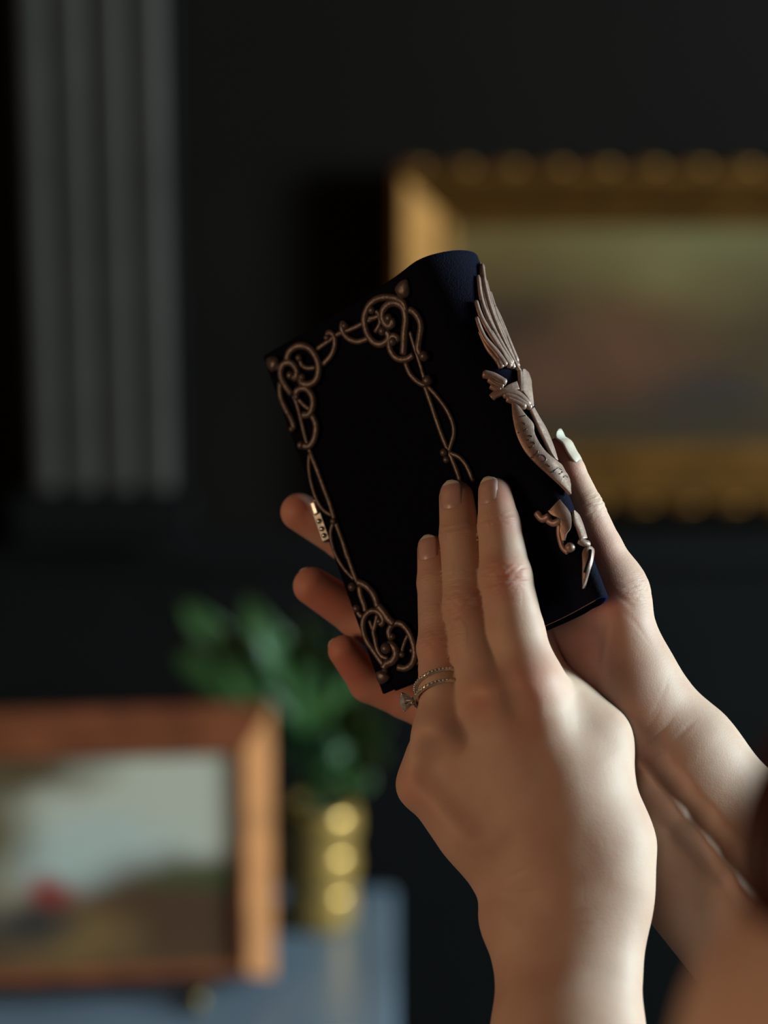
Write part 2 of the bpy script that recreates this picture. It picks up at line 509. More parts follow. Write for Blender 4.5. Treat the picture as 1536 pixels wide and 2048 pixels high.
# ---------------------------------------------------------------- skin detail: joint creases, redness
def refine(hand, lo, hi, h, joints, reds, creases):
    P, Fq = surface_net(hand.sdf, lo, hi, h)
    P = project(hand.sdf, P.astype(np.float32), 2)
    N = grad(hand.sdf, P, 0.3)
    wr = np.zeros(len(P)); wv = np.zeros((len(P), 3))
    disp = np.zeros(len(P))
    for c, axis, dors, R_, wid, amp in joints:
        c = np.asarray(c, float)[:3]; axis = unit(axis); dors = unit(np.asarray(dors, float) - axis * (np.asarray(dors, float) @ axis)); lat = np.cross(axis, dors)
        q = P - c
        s = q @ axis; l = q @ lat; nd = N @ dors
        near = np.sqrt((q * q).sum(1)) < R_ * 2.3
        m = np.exp(-(s / wid) ** 2) * np.clip(nd * 1.6 - 0.1, 0, 1) * near
        upd = m > wr
        wv[upd, 0] = s[upd]; wv[upd, 1] = l[upd] * 0.55; wv[upd, 2] = (c.sum() * 7.3) % 50
        wr = np.maximum(wr, m)
        for k, off in enumerate((-3.4, -1.5, 0.3, 2.1, 3.9)):
            bend = off + 0.05 * l * l * (0.5 if off > 0 else -0.5) + 0.35 * np.sin(l * 1.3 + k * 2.1)
            disp -= amp * (0.5 + 0.5 * ((k * 37) % 5) / 4) * np.exp(-((s - bend) / 0.62) ** 2) * m
    for a, b, w, amp in creases:
        a = np.asarray(a, float); b = np.asarray(b, float); ba = b - a
        t = np.clip(((P - a) @ ba) / (ba @ ba), 0, 1)
        q = P - a - t[:, None] * ba
        q = q - N * np.einsum('ij,ij->i', q, N)[:, None]
        dd = np.sqrt((q * q).sum(1))
        far = np.sqrt(((P - a - t[:, None] * ba) ** 2).sum(1)) < 16
        disp -= amp * np.exp(-(dd / w) ** 2) * far * np.sin(np.pi * np.clip(t * 0.9 + 0.05, 0, 1))
    red = np.zeros(len(P))
    for c, r, a in reds:
        red = np.maximum(red, a * np.exp(-(((P - np.asarray(c)[:3]) ** 2).sum(1)) / r ** 2))
    P = P + N * disp[:, None].astype(np.float32)
    return P, Fq, wr, wv, red

CAMV = np.array([0, 0, 1.0])
dL = unit((-0.40, 0.12, 0.9))
def jt(ch, i, R_, wid=4.2, amp=0.28, d=dL): return (ch[i], ch[i][:3] - ch[i + 1][:3], d, R_, wid, amp)
l_joints = [jt(Li, 1, 9, 3.2, .3), jt(Li, 2, 12, 5.4, .46, unit((-0.15, .1, .95))), jt(Lm, 1, 9, 3.2, .3), jt(Lm, 2, 11, 5.0, .42), jt(Lr, 1, 8, 3.0, .18), jt(Lr, 2, 9, 4.6, .38)]
l_reds = [(Li[2][:3] + [0, 0, 9], 8, .55), (Li[1][:3] + [3, 0, 6], 6, .42), (Li[0][:3] + [4, 0, 6], 7, .55), (Lm[2][:3] + [0, 0, 8], 8, .3), (Lm[0][:3] + [0, 0, 6], 7, .35), (Lr[2][:3] + [-2, 0, 8], 8, .35), (Lr[0][:3] + [0, 0, 6], 7, .4),
          (PX(1075, 1360, 60), 11, .42), (PX(990, 1396, 60), 10, .25), (PX(960, 1405, 58), 9, .35), (PX(1060, 1445, 61), 9, .32), (PX(822, 1575, 40), 10, .25), (PX(1105, 1280, 30), 12, .35)]
l_creases = [(PX(1010, 1795, 63), PX(1120, 1770, 64), .8, .28), (PX(1050, 1845, 63), PX(1185, 1815, 63), .8, .25), (PX(1070, 1870, 63), PX(1190, 1845, 62), .7, .2), (PX(1000, 1760, 60), PX(1060, 1735, 63), .8, .25)]
LP_, LF_, Lwr, Lwv, Lred = refine(L, (0, -318, -10), (128, 20, 205), 0.8, l_joints, l_reds, l_creases)

r_joints = [(Rt[2], Rt[2][:3] - Rt[3][:3], (0.75, 0.3, 0.6), 12, 5.5, .3), (Rt[4], Rt[4][:3] - J(1262, 1385, 17, 90)[:3], (0.8, 0.2, 0.55), 16, 6, .22)]
r_reds = [(PX(1108, 905, 22), 9, 1.0), (PX(1128, 940, 26), 8, .7), (PX(1175, 1120, 26), 12, .75), (PX(1188, 1190, 30), 13, .7), (PX(1200, 1060, 28), 8, .35), (PX(1165, 1300, 25), 20, .6), (PX(1240, 1440, 28), 16, .4), (PX(1298, 1516, 30), 9, .55),  # thumb-tip entries paint light glowing through the flesh as redness
          (PX(599, 1024, -16), 14, .6), (PX(650, 1190, -14), 18, .8), (PX(700, 1330, -8), 18, .8), (PX(780, 1395, -6), 16, .6), (PX(1330, 1560, 28), 10, .3)]
r_creases = [(a, b, .8, .18) for c_ in _cr for a, b in zip(c_[:-1], c_[1:])] + [(PX(1262, 1578, 30), PX(1392, 1440, 34), .8, .3), (PX(1270, 1610, 30), PX(1410, 1470, 34), .7, .15), (PX(1232, 1210, 30), PX(1330, 1300, 34), .8, .18),
             (PX(1180, 1150, 34), PX(1290, 1230, 34), .9, .28), (PX(1270, 1490, 34), PX(1330, 1400, 36), .7, .14), (PX(1250, 1540, 32), PX(1360, 1420, 36), .7, .14),
             (PX(1210, 1240, 34), PX(1190, 1420, 30), 1.4, .5), (PX(1290, 1440, 34), PX(1345, 1350, 34), .8, .15)]
RP_, RF_, Rwr, Rwv, Rred = refine(Rg, (-52, -246, -45), (262, 40, 62), 0.85, r_joints, r_reds, r_creases)

# ---------------------------------------------------------------- upper arms, shoulders and neck, mostly beyond the frame
Bd = Hand()
def Q(x, y, z, r): return np.array([x, y, z, r], np.float32)
Bd.palm = [
    (Q(84, -295, 165, 31), Q(88, -335, 195, 36), 14),
    (Q(88, -335, 195, 36), Q(112, -190, 335, 43), 18),
    (Q(112, -190, 335, 43), Q(119, -124, 418, 52), 20),
    (Q(218, -224, 20, 33), Q(256, -262, 32, 36), 14),
    (Q(256, -262, 32, 36), Q(370, -205, 220, 42), 18),
    (Q(370, -205, 220, 42), Q(432, -150, 345, 52), 20),
    (Q(119, -124, 418, 50), Q(290, -80, 425, 45), 30),
    (Q(432, -150, 345, 50), Q(320, -80, 405, 45), 30),
    (Q(160, -170, 425, 60), Q(215, -330, 420, 75), 40),
    (Q(400, -185, 365, 60), Q(350, -330, 390, 75), 40),
    (Q(230, -135, 420, 60), Q(340, -140, 395, 60), 40),
    (Q(215, -330, 420, 78), Q(350, -330, 390, 78), 40),
    (Q(308, -90, 415, 44), Q(314, 20, 408, 46), 25),
    (Q(318, 70, 402, 68), Q(320, 110, 394, 74), 25),
]
BP_, BF_ = surface_net(Bd.sdf, (20, -420, -20), (510, 200, 520), 5.0)
BP_ = project(Bd.sdf, BP_.astype(np.float32), 2)
# ---------------------------------------------------------------- skin material
def skin_material():
    m = bpy.data.materials.new('skin'); m.use_nodes = True
    nt = m.node_tree; b = nt.nodes['Principled BSDF']; ln = nt.links.new
    def N(t, **k):
        n = nt.nodes.new(t)
        for a, v in k.items(): setattr(n, a, v)
        return n
    tc = N('ShaderNodeTexCoord')
    red = N('ShaderNodeAttribute', attribute_name='redness')
    wr = N('ShaderNodeAttribute', attribute_name='wrinkle')
    wv = N('ShaderNodeAttribute', attribute_name='wrinkle_vec')
    n1 = N('ShaderNodeTexNoise'); n1.inputs['Scale'].default_value = 55; n1.inputs['Detail'].default_value = 5
    ln(tc.outputs['Object'], n1.inputs['Vector'])
    mx = N('ShaderNodeMix', data_type='RGBA')
    mx.inputs[6].default_value = (0.62, 0.425, 0.325, 1); mx.inputs[7].default_value = (0.565, 0.36, 0.27, 1)
    rp = N('ShaderNodeValToRGB'); rp.color_ramp.elements[0].position = .35; rp.color_ramp.elements[1].position = .7
    ln(n1.outputs['Fac'], rp.inputs[0]); ln(rp.outputs[0], mx.inputs[0])
    # redness over knuckles, finger pads and pressed skin, plus the painted backlit thumb glow, broken up by noise
    n2 = N('ShaderNodeTexNoise'); n2.inputs['Scale'].default_value = 160; n2.inputs['Detail'].default_value = 4
    ln(tc.outputs['Object'], n2.inputs['Vector'])
    mr = N('ShaderNodeMath', operation='MULTIPLY_ADD'); mr.inputs[1].default_value = 0.7; mr.inputs[2].default_value = 0.62
    ln(n2.outputs['Fac'], mr.inputs[0])
    mm = N('ShaderNodeMath', operation='MULTIPLY', use_clamp=True); ln(red.outputs['Fac'], mm.inputs[0]); ln(mr.outputs[0], mm.inputs[1])
    mx2 = N('ShaderNodeMix', data_type='RGBA'); mx2.inputs[7].default_value = (0.56, 0.17, 0.125, 1)
    ln(mm.outputs[0], mx2.inputs[0]); ln(mx.outputs[2], mx2.inputs[6])
    ln(mx2.outputs[2], b.inputs['Base Color'])
    b.inputs['Roughness'].default_value = 0.55
    b.inputs['Specular IOR Level'].default_value = 0.35
    b.inputs['Subsurface Weight'].default_value = 0.75
    b.inputs['Subsurface Radius'].default_value = (1.0, 0.34, 0.18)
    b.inputs['Subsurface Scale'].default_value = 0.0055
    # relief: fine skin lines + joint wrinkles
    vo = N('ShaderNodeTexVoronoi'); vo.feature = 'DISTANCE_TO_EDGE'; vo.inputs['Scale'].default_value = 900
    ln(tc.outputs['Object'], vo.inputs['Vector'])
    vr = N('ShaderNodeMath', operation='MINIMUM'); vr.inputs[1].default_value = 0.22; ln(vo.outputs['Distance'], vr.inputs[0])
    n3 = N('ShaderNodeTexNoise'); n3.inputs['Scale'].default_value = 420; n3.inputs['Detail'].default_value = 4
    ln(tc.outputs['Object'], n3.inputs['Vector'])
    wn = N('ShaderNodeTexNoise'); wn.inputs['Scale'].default_value = 0.95; wn.inputs['Detail'].default_value = 3; wn.inputs['Distortion'].default_value = 0.4
    mp = N('ShaderNodeMapping'); mp.inputs['Scale'].default_value = (1.0, 0.4, 1.0)
    ln(wv.outputs['Vector'], mp.inputs[0]); ln(mp.outputs[0], wn.inputs['Vector'])
    wm = N('ShaderNodeMath', operation='MULTIPLY'); ln(wn.outputs['Fac'], wm.inputs[0]); ln(wr.outputs['Fac'], wm.inputs[1])
    a1 = N('ShaderNodeMath', operation='MULTIPLY_ADD'); a1.inputs[1].default_value = 0.55; ln(vr.outputs[0], a1.inputs[0])
    sc_ = N('ShaderNodeMath', operation='MULTIPLY'); sc_.inputs[1].default_value = 0.35; ln(n3.outputs['Fac'], sc_.inputs[0]); ln(sc_.outputs[0], a1.inputs[2])
    a2 = N('ShaderNodeMath', operation='MULTIPLY_ADD'); a2.inputs[1].default_value = 3.2; ln(wm.outputs[0], a2.inputs[0]); ln(a1.outputs[0], a2.inputs[2])
    bp = N('ShaderNodeBump'); bp.inputs['Strength'].default_value = 0.42; bp.inputs['Distance'].default_value = 0.0004
    ln(a2.outputs[0], bp.inputs['Height']); ln(bp.outputs[0], b.inputs['Normal'])
    return m
M['skin'] = skin_material()
def nail_mat(name, c):
    m = mat(name, c, 0.36, 0, 0.12, 300)
    b = m.node_tree.nodes['Principled BSDF']
    b.inputs['Subsurface Weight'].default_value = 0.5
    b.inputs['Subsurface Radius'].default_value = (1, .4, .25); b.inputs['Subsurface Scale'].default_value = .002
    return m
M['nail'] = nail_mat('fingernail_pink', (0.62, 0.38, 0.32))
M['nail_pale'] = nail_mat('fingernail_pale', (0.70, 0.57, 0.46))
M['nail_edge'] = nail_mat('fingernail_white', (0.76, 0.68, 0.57))

# ================================================================ THE PERSON
person_base = HW(np.array([240.0, -400.0, 420.0]))
person = empty('person', person_base, 'person seen over the bare left shoulder, both hands holding the dark velvet book', 'person')
allP = np.concatenate([LP_, RP_, BP_]); nL, nR = len(LP_), len(RP_)
allF = np.concatenate([LF_, RF_ + nL, BF_ + nL + nR])
def fast_mesh(name, P, Fq, m, parent):
    me = bpy.data.meshes.new(name)
    V = (HW(P) - np.array(abs_loc(parent))).astype(np.float32)
    me.vertices.add(len(V)); me.vertices.foreach_set('co', V.ravel())
    me.loops.add(Fq.size); me.loops.foreach_set('vertex_index', Fq.ravel().astype(np.int32))
    me.polygons.add(len(Fq)); me.polygons.foreach_set('loop_start', np.arange(0, Fq.size, 4, dtype=np.int32))
    me.update(calc_edges=True); me.validate()
    me.polygons.foreach_set('use_smooth', np.ones(len(me.polygons), bool))
    me.materials.append(m)
    o = bpy.data.objects.new(name, me); C.objects.link(o); o.parent = parent
    return o
body = fast_mesh('body', allP, allF, M['skin'], person)
me = body.data
z0 = np.zeros(len(BP_))
for nm, arr in (('redness', np.concatenate([Lred, Rred, z0])), ('wrinkle', np.concatenate([Lwr, Rwr, z0]))):
    me.attributes.new(nm, 'FLOAT', 'POINT').data.foreach_set('value', arr.astype(np.float32))
me.attributes.new('wrinkle_vec', 'FLOAT_VECTOR', 'POINT').data.foreach_set('vector', np.concatenate([Lwv, Rwv, np.zeros((len(BP_), 3))]).astype(np.float32).ravel())
body['label'] = 'fair-skinned forearms and hands with a bare shoulder'

def nail(hand, tip, base, dors, w, l, back, free, label=None, arch=None, plate_mat='nail'):
    """nail plate laid on the finger: tip/base joints give the axis, dors the nail side; free = overhang beyond the flesh (mm)"""
    a = unit(tip[:3] - base[:3]); dors = np.asarray(dors, float); n = unit(dors - a * (dors @ a)); lat = np.cross(a, n)
    c = np.asarray(tip[:3], float); r = tip[3]
    NU, NW = 15, 13
    s0, s1 = -back, -back + l
    def surf(s, x):
        """march from outside along -n to the flesh"""
        p = (c + a * s + lat * x + n * (r + 9)).astype(np.float32)
        for _ in range(26):
            d = float(hand.sdf(p[None])[0])
            p = p - (n * min(d, 3.0)).astype(np.float32)
            if (p - c) @ n < -2: break
            if d < 0.01: break
        return float((p - c) @ n)
    S = np.linspace(s0, s1, NU)
    flesh_end = s1 - free
    ridge = []
    for s in S:
        ridge.append(surf(min(s, flesh_end), 0.0))
    v = []; f = []
    Rc = w * 0.62 if arch is None else arch
    for i, s in enumerate(S):
        t = i / (NU - 1)
        hw = w / 2
        if t < 0.25: hw *= math.sqrt(max(1 - ((0.25 - t) / 0.25) ** 2 * 0.55, 0.02))
        if t > 0.72: hw *= math.sqrt(max(1 - ((t - 0.72) / 0.28) ** 2 * 0.93, 0.02))
        h = ridge[i]
        if s > flesh_end:
            h = ridge[i] + 0.05 - (s - flesh_end) * 0.12
        for j in range(NW):
            x = (j / (NW - 1) * 2 - 1) * hw
            drop = Rc - math.sqrt(max(Rc * Rc - x * x, 0.05))
            dip = 0.75 * max(0, 1 - t / 0.2)
            v.append(c + a * s + lat * x + n * (h + 0.42 - drop - dip))
    v = np.array(v)
    ff = [(i * NW + j, i * NW + j + 1, (i + 1) * NW + j + 1, (i + 1) * NW + j) for i in range(NU - 1) for j in range(NW - 1)]
    o = meshobj('fingernail', HW(v), ff, M[plate_mat], person)
    o.data.materials.append(M['nail_edge'])
    for i in range(NU - 1):
        if S[i] + 0.4 * (S[1] - S[0]) > flesh_end - 0.6:
            for j in range(NW - 1): o.data.polygons[i * (NW - 1) + j].material_index = 1
    md = o.modifiers.new('thick', 'SOLIDIFY'); md.thickness = 0.0006; md.offset = -1
    if label: o['label'] = label
    return o
nail(L, Li[0], Li[1], (-0.62, 0.2, 0.75), 9.2, 12.5, 6.5, 1.3)
nail(L, Lm[0], Lm[1], (-0.46, 0.2, 0.86), 9.6, 13.0, 6.8, 1.2)
nail(L, Lr[0], Lr[1], (-0.42, 0.2, 0.88), 8.4, 11.5, 6.2, 0.9)
nail(L, Lp[0], Lp[1], (-0.85, 0.2, 0.45), 6.6, 9.5, 4.8, 1.0)
nail(Rg, Rt[0], Rt[1], (0.86, 0.1, 0.45), 9.6, 15.5, 7.8, 3.6, 'long pale thumbnail', 7.5, 'nail_pale')
nail(Rg, Rm[0], Rm[1], (-0.1, 0.5, -0.86), 9.4, 12.0, 5.5, 1.2)
nail(Rg, Rr[0], Rr[1], (-0.1, 0.5, -0.86), 9.0, 12.0, 5.5, 1.2)
nail(Rg, Rp[0], Rp[1], (-0.6, 0.2, -0.75), 7.2, 10.0, 4.5, 1.0)

# hair: separate locks falling in front of the shoulder
M['hair'] = mat('auburn_hair', (0.075, 0.016, 0.009), 0.45, 0, 0.5, 40, 0.5, 500, stretch=(1, 1, 0.08))
random.seed(5)
locks = MB()
def lock(pts, r0, seg=7):
    path = catmull(pts, 8)
    t = np.linspace(0, 1, len(path))
    rad = r0 * (0.35 + 0.65 * np.sin(np.pi * np.clip(t * 0.8 + 0.12, 0, 1)))
    v, f = tube(path, rad, seg, 0.7)
    locks.add(HW(v), f)
for k in range(120):
    a = random.uniform(0, 2 * math.pi); rr = math.sqrt(random.random())
    bx, bz = 99 + 22 * rr * math.cos(a), 428 + 30 * rr * math.sin(a)
    j = random.uniform(-5, 5); e = bx - 99
    lock([(312 + j, 168 + j, 405 + j), (275 + e * .4 + j, 95, bz - 8), (222 + e * .6, 30, bz), (160 + e * .8, -14, bz + j), (112 + e, -46, bz - 4 + j), (97 + e, -72, bz + j), (106 + e, -88 + j * .5, bz + j * .5)], random.uniform(4, 7))
for k in range(200):
    a = random.uniform(0, 2 * math.pi)
    cx, cz = 320 + 80 * math.cos(a), 398 + 82 * math.sin(a)
    j = random.uniform(-8, 8)
    if cz < 350: continue
    lock([(320, 192, 398), (320 + 60 * math.cos(a), 168, 398 + 60 * math.sin(a)), (cx, 90, cz), (cx + j * .6, 10, cz), (cx + j, -60, cz + j), (cx, -110 + j, cz)], random.uniform(8, 12))
hair = locks.build('hair', M['hair'], person, smooth=True)
hair['label'] = 'dark auburn hair hanging over the shoulder'
M['dress'] = mat('black_dress', (0.01, 0.009, 0.01), 0.8, 0, 0.3, 80, 0.3, 300)
def dress_sdf(p): return np.maximum(Bd.sdf(p) - 4.0, p[:, 1] + 205 - 0.10 * np.abs(p[:, 0] - 285))
Dp, Df = surface_net(lambda p: np.maximum(np.maximum(dress_sdf(p), 120 - p[:, 0]), np.maximum(p[:, 0] - 425, 300 - p[:, 2])), (90, -430, 270), (450, -190, 530), 6.0)
dr = fast_mesh('dress', Dp.astype(np.float32), Df, M['dress'], person)

# ================================================================ BOOK OBJECTS
book = empty('velvet_book', HW(BK(50, BL, -8)), 'dark navy velvet book case with bronze scrollwork frame held between the two hands', 'book case')
sv = np.concatenate([outer.reshape(-1, 3), inner.reshape(-1, 3)]); no = len(outer.reshape(-1, 3))
ff = [q[::-1] for q in surf_faces] + [tuple(i + no for i in q) for q in surf_faces]
for i in range(NPf - 1):                           # rims at both ends
    ff.append((i, i + 1, no + i + 1, no + i))
    k = NV * NPf
    ff.append((k + i + 1, k + i, no + k + i, no + k + i + 1))
for j in range(NV):                                # fore-edges
    ff.append((j * NPf, no + j * NPf, no + (j + 1) * NPf, (j + 1) * NPf))
    e = NPf - 1
    ff.append((j * NPf + e, (j + 1) * NPf + e, no + (j + 1) * NPf + e, no + j * NPf + e))
cover = meshobj('cover', HW(sv), ff, M['velvet'], book)
md = cover.modifiers.new('bevel', 'BEVEL'); md.width = 0.0005; md.segments = 2; md.limit_method = 'ANGLE'; md.angle_limit = R(50)
cover['label'] = 'wrap-around navy velvet cover with rounded spine'
# inner tray seen through the open lower end
tv = []; n_in = 40
def inner_ring(t, g):
    a = offs(pt, 2.6); b = offs(pb, 2.6)
    pr = a * (1 - t) + b * t
    pr = pr[6:-6]
    return np.array([BK(q[0] + (1.0 if q[0] < 3 else 0), t * BL, q[1]) for q in pr])
ra, rb = inner_ring(0.02, 0), inner_ring(0.955, 0)
nr = len(ra)
tf = [(i, (i + 1) % nr, nr + (i + 1) % nr, nr + i) for i in range(nr)] + [tuple(range(nr))[::-1], tuple(range(nr, 2 * nr))]
meshobj('inner_tray', HW(np.concatenate([ra, rb])), tf, M['lining'], book, smooth=False)['label'] = 'black inner tray'
# gold thread along the lower rim
path = np.array([BK(q[0], BL + 0.05, q[1]) for q in (pb * 0.3 + pb_i * 0.7)[20:58]])
v, f = tube(path, 0.10, 6); meshobj('edge_thread', HW(v), f, M['gold_thread'], book)

# clasp on the fore-edge

def bk_box(u0, u1, v0, v1, w0, w1): 
    return [BK(u, v, w) for u, v, w in ((u0,v0,w0),(u1,v0,w0),(u1,v1,w0),(u0,v1,w0),(u0,v0,w1),(u1,v0,w1),(u1,v1,w1),(u0,v1,w1))]
BOXF = [(0,3,2,1),(4,5,6,7),(0,1,5,4),(1,2,6,5),(2,3,7,6),(3,0,4,7)]
def slab(name, box, m, parent, bev=0.0004):
    o = meshobj(name, HW(np.array(box)), BOXF, m, parent, smooth=False)
    md = o.modifiers.new('bevel', 'BEVEL'); md.width = bev; md.segments = 3
    bmx = bmesh.new(); bmx.from_mesh(o.data); bmesh.ops.recalc_face_normals(bmx, faces=bmx.faces); bmx.to_mesh(o.data); bmx.free()
    return o
clasp = slab('clasp', bk_box(-2.2, 1.6, 64.5, 82.0, -4.2, -0.1), M['dark_silver'], book)
clasp['label'] = 'small polished silver clasp on the fore-edge'
slab('clasp_plate', bk_box(-1.4, 1.2, 65.2, 70.8, -0.4, 0.9), M['silver'], clasp, 0.0007)
for vv in (73.6, 77.0, 79.9):
    v, f = ball(BK(-0.2, vv, -0.1), 1.15)
    meshobj('rivet', HW(v), f, M['silver'], clasp)

# ---------------------------------------------------------------- bronze scrollwork on the front cover
def near_book(x, y):
    r = on_book(x, y)
    if r is not None: return r
    d = np.array(px_dir(x, y)); best = None
    for t in np.linspace(840, 940, 101):
        q = book_bvh.find_nearest(Vector(CAMH + d * t))
        if best is None or q[3] < best[3]: best = q
    n = np.array(best[1]); p = np.array(best[0])
    c = (BK(60, (p - BTL) @ BV, -7))
    if n @ (p - c) < 0: n = -n
    return p, n
CR = {'A': (500, 480, 3.84), 'B': (780, 480, 3.491), 'C': (540, 900, 3.792), 'D': (540, 800, 6.4), 'E': (690, 1140, 7.875), 'G': (780, 720, 7.68), 'K': (1010, 740, 7.68), 'T': (1040, 980, 6.827), 'P': (0, 0, 1.0)}
def cpx(k, pts):
    a, b, s = CR[k]
    return [(a + x / s, b + y / s) for x, y in pts]
def stroke(k, pts, r, lift=None, n=6, taper=(1, 1), flat=0.85):
    px = catmull(cpx(k, pts), n)
    pn = [near_book(*q) for q in px]
    P3 = np.array([p for p, _ in pn]); Nn = np.array([q for _, q in pn])
    # smooth the normals along the stroke
    for _ in range(3):
        Nn[1:-1] = (Nn[:-2] + 2 * Nn[1:-1] + Nn[2:]); Nn /= np.linalg.norm(Nn, axis=1)[:, None]
    lift = r * 0.62 if lift is None else lift
    t = np.linspace(0, 1, len(px))
    rad = r * (taper[0] * (1 - t) + taper[1] * t)
    rad[0] *= .6; rad[-1] *= .6
    return tube(P3 + Nn * lift, rad, 10, flat, Nn)
fil_v = MB()
for k, pts, r in [
    ('A', [(985, 590), (900, 630), (800, 680), (690, 722), (620, 772), (520, 842)], 1.0),
    ('A', [(340, 1190), (375, 1280), (410, 1420), (440, 1540), (475, 1640)], .9),
    ('D', [(520, 650), (620, 900), (700, 1120), (780, 1330), (830, 1500), (880, 1640), (950, 1830), (1010, 2040)], .95),
    ('C', [(560, 700), (640, 930), (690, 1050), (720, 1180), (735, 1225)], .95),
    ('A', [(1235, 700), (1270, 820), (1310, 940), (1345, 1060), (1375, 1140)], .8),
    ('G', [(540, 370), (640, 650), (740, 950), (830, 1200), (890, 1340), (980, 1550), (1040, 1700), (1090, 1850)], .95),
    ('P', [(922, 960), (960, 1060), (1000, 1180), (1020, 1235)], .9),
    ('P', [(835, 1328), (880, 1308), (950, 1276), (1015, 1246)], .95)]:
    v, f = stroke(k, pts, r * 1.15); fil_v.add(HW(v), f)
frame = fil_v.build('scrollwork_frame', M['bronze'], book, smooth=True)
frame['label'] = 'dull bronze scrollwork frame around the front cover'
scr = [
    ('A', [(1215, 560), (1195, 480), (1100, 440), (1000, 452), (930, 505), (895, 600), (912, 705), (960, 780), (1020, 802), (1072, 770), (1080, 725), (1050, 700)], 1.15),
    ('A', [(1085, 590), (1115, 640), (1075, 660), (1040, 610), (1040, 545), (1085, 492), (1150, 485), (1200, 525), (1216, 610), (1205, 700), (1200, 800), (1195, 885)], 1.25),
    ('A', [(955, 540), (1000, 565), (1010, 640), (970, 712)], .8),
    ('A', [(920, 605), (965, 598), (1005, 580)], .8),
    ('A', [(1240, 530), (1290, 562), (1330, 640), (1322, 740), (1308, 830), (1330, 885)], 1.15),
    ('A', [(1125, 785), (1150, 755), (1110, 738), (1085, 790), (1102, 862), (1150, 912), (1220, 915), (1275, 880)], 1.1),
    ('A', [(1205, 935), (1238, 1020), (1290, 1080), (1350, 1112), (1390, 1080)], .9),
    ('A', [(745, 665), (725, 640), (722, 692), (762, 752), (832, 782), (900, 766), (945, 735)], .95),
    ('A', [(610, 755), (615, 712), (655, 732), (667, 800), (640, 882), (572, 962)], .95),
    ('A', [(300, 930), (322, 860), (390, 815), (470, 832), (530, 910), (546, 1000), (522, 1080), (462, 1112), (410, 1095), (415, 1060)], 1.2),
    ('A', [(395, 910), (408, 958), (450, 985), (515, 982)], .8),
    ('A', [(335, 1045), (368, 1060), (375, 1000), (330, 945), (270, 960), (254, 1040), (290, 1122), (340, 1190)], 1.15),
    ('A', [(246, 1090), (250, 1200), (290, 1300), (330, 1372), (350, 1435), (335, 1452)], 1.0),
    ('A', [(375, 1205), (378, 1160), (440, 1140), (490, 1192), (500, 1270), (470, 1340), (415, 1345)], 1.15),
    ('A', [(382, 1222), (432, 1275), (470, 1300)], .75),
    ('A', [(490, 1345), (522, 1420), (512, 1520), (470, 1585), (408, 1578)], 1.1),
    ('D', [(520, 690), (512, 850), (540, 1050), (610, 1270), (700, 1410), (810, 1482)], .75),
    ('C', [(490, 545), (468, 640), (500, 780), (570, 900), (650, 985)], .75),
    ('E', [(215, 190), (330, 230), (440, 330), (505, 450), (545, 590)], 1.15),
    ('E', [(250, 250), (270, 400), (330, 560), (345, 660)], .95),
    ('E', [(215, 610), (240, 690), (295, 745)], .85),
    ('E', [(560, 810), (602, 860), (622, 780), (570, 682), (470, 642), (370, 690), (312, 800), (312, 950), (370, 1120), (470, 1270), (560, 1400), (640, 1510)], .95),
    ('E', [(400, 790), (450, 930), (500, 1060), (520, 1200), (560, 1330)], .65),
    ('E', [(530, 700), (500, 850), (470, 970), (490, 1080), (530, 1250), (600, 1360), (710, 1400)], .8),
    ('E', [(550, 560), (640, 665), (720, 780), (810, 860)], 1.3),
    ('E', [(775, 1050), (740, 1065), (718, 960), (780, 862), (880, 840), (970, 900), (1050, 1020), (1105, 1180), (1122, 1330), (1080, 1470), (980, 1550), (840, 1530)], 1.05),
    ('E', [(1010, 1020), (950, 1150), (910, 1290)], .65),
    ('E', [(690, 1230), (745, 1172), (812, 1232), (832, 1340), (770, 1440), (680, 1480), (640, 1560)], 1.3),
    ('G', [(600, 400), (720, 530), (880, 740), (980, 950), (1002, 1120), (962, 1280), (915, 1410)], .9),
    ('G', [(930, 1420), (1080, 1490), (1180, 1600), (1245, 1730), (1300, 1880)], .9),
]
for k, pts, r in scr:
    r *= (1.34 if k in 'AE' else 1.14); v, f = stroke(k, pts, r, lift=r * 0.9)
    meshobj('scroll', HW(v), f, M['bronze'], frame)
beads = [('A', 1090, 600, 1.7), ('A', 955, 540, 1.5), ('A', 1040, 700, 1.7), ('A', 1120, 780, 1.7), ('A', 1362, 890, 1.9), ('A', 1388, 1078, 2.0), ('A', 748, 660, 1.5), ('A', 608, 752, 1.3),
         ('A', 395, 908, 1.4), ('A', 330, 1042, 1.6), ('A', 420, 1056, 1.5), ('A', 375, 1205, 1.3), ('A', 338, 1452, 1.2), ('A', 410, 1578, 1.5), ('D', 838, 1555, 1.3), ('C', 640, 1040, 1.6), ('E', 215, 610, 1.5),
         ('E', 565, 810, 1.2), ('E', 775, 1050, 1.3), ('E', 920, 1335, 1.2), ('E', 690, 1235, 2.1), ('E', 1075, 1270, 1.0), ('G', 862, 1420, 1.5), ('G', 895, 1530, 1.3)]
for k, x, y, r in beads:
    (q,) = cpx(k, [(x, y)]); p, n = near_book(*q)
    r *= 1.15; v, f = ball(p + n * r * 0.95, r)
    meshobj('bead', HW(v), f, M['bronze'], frame)
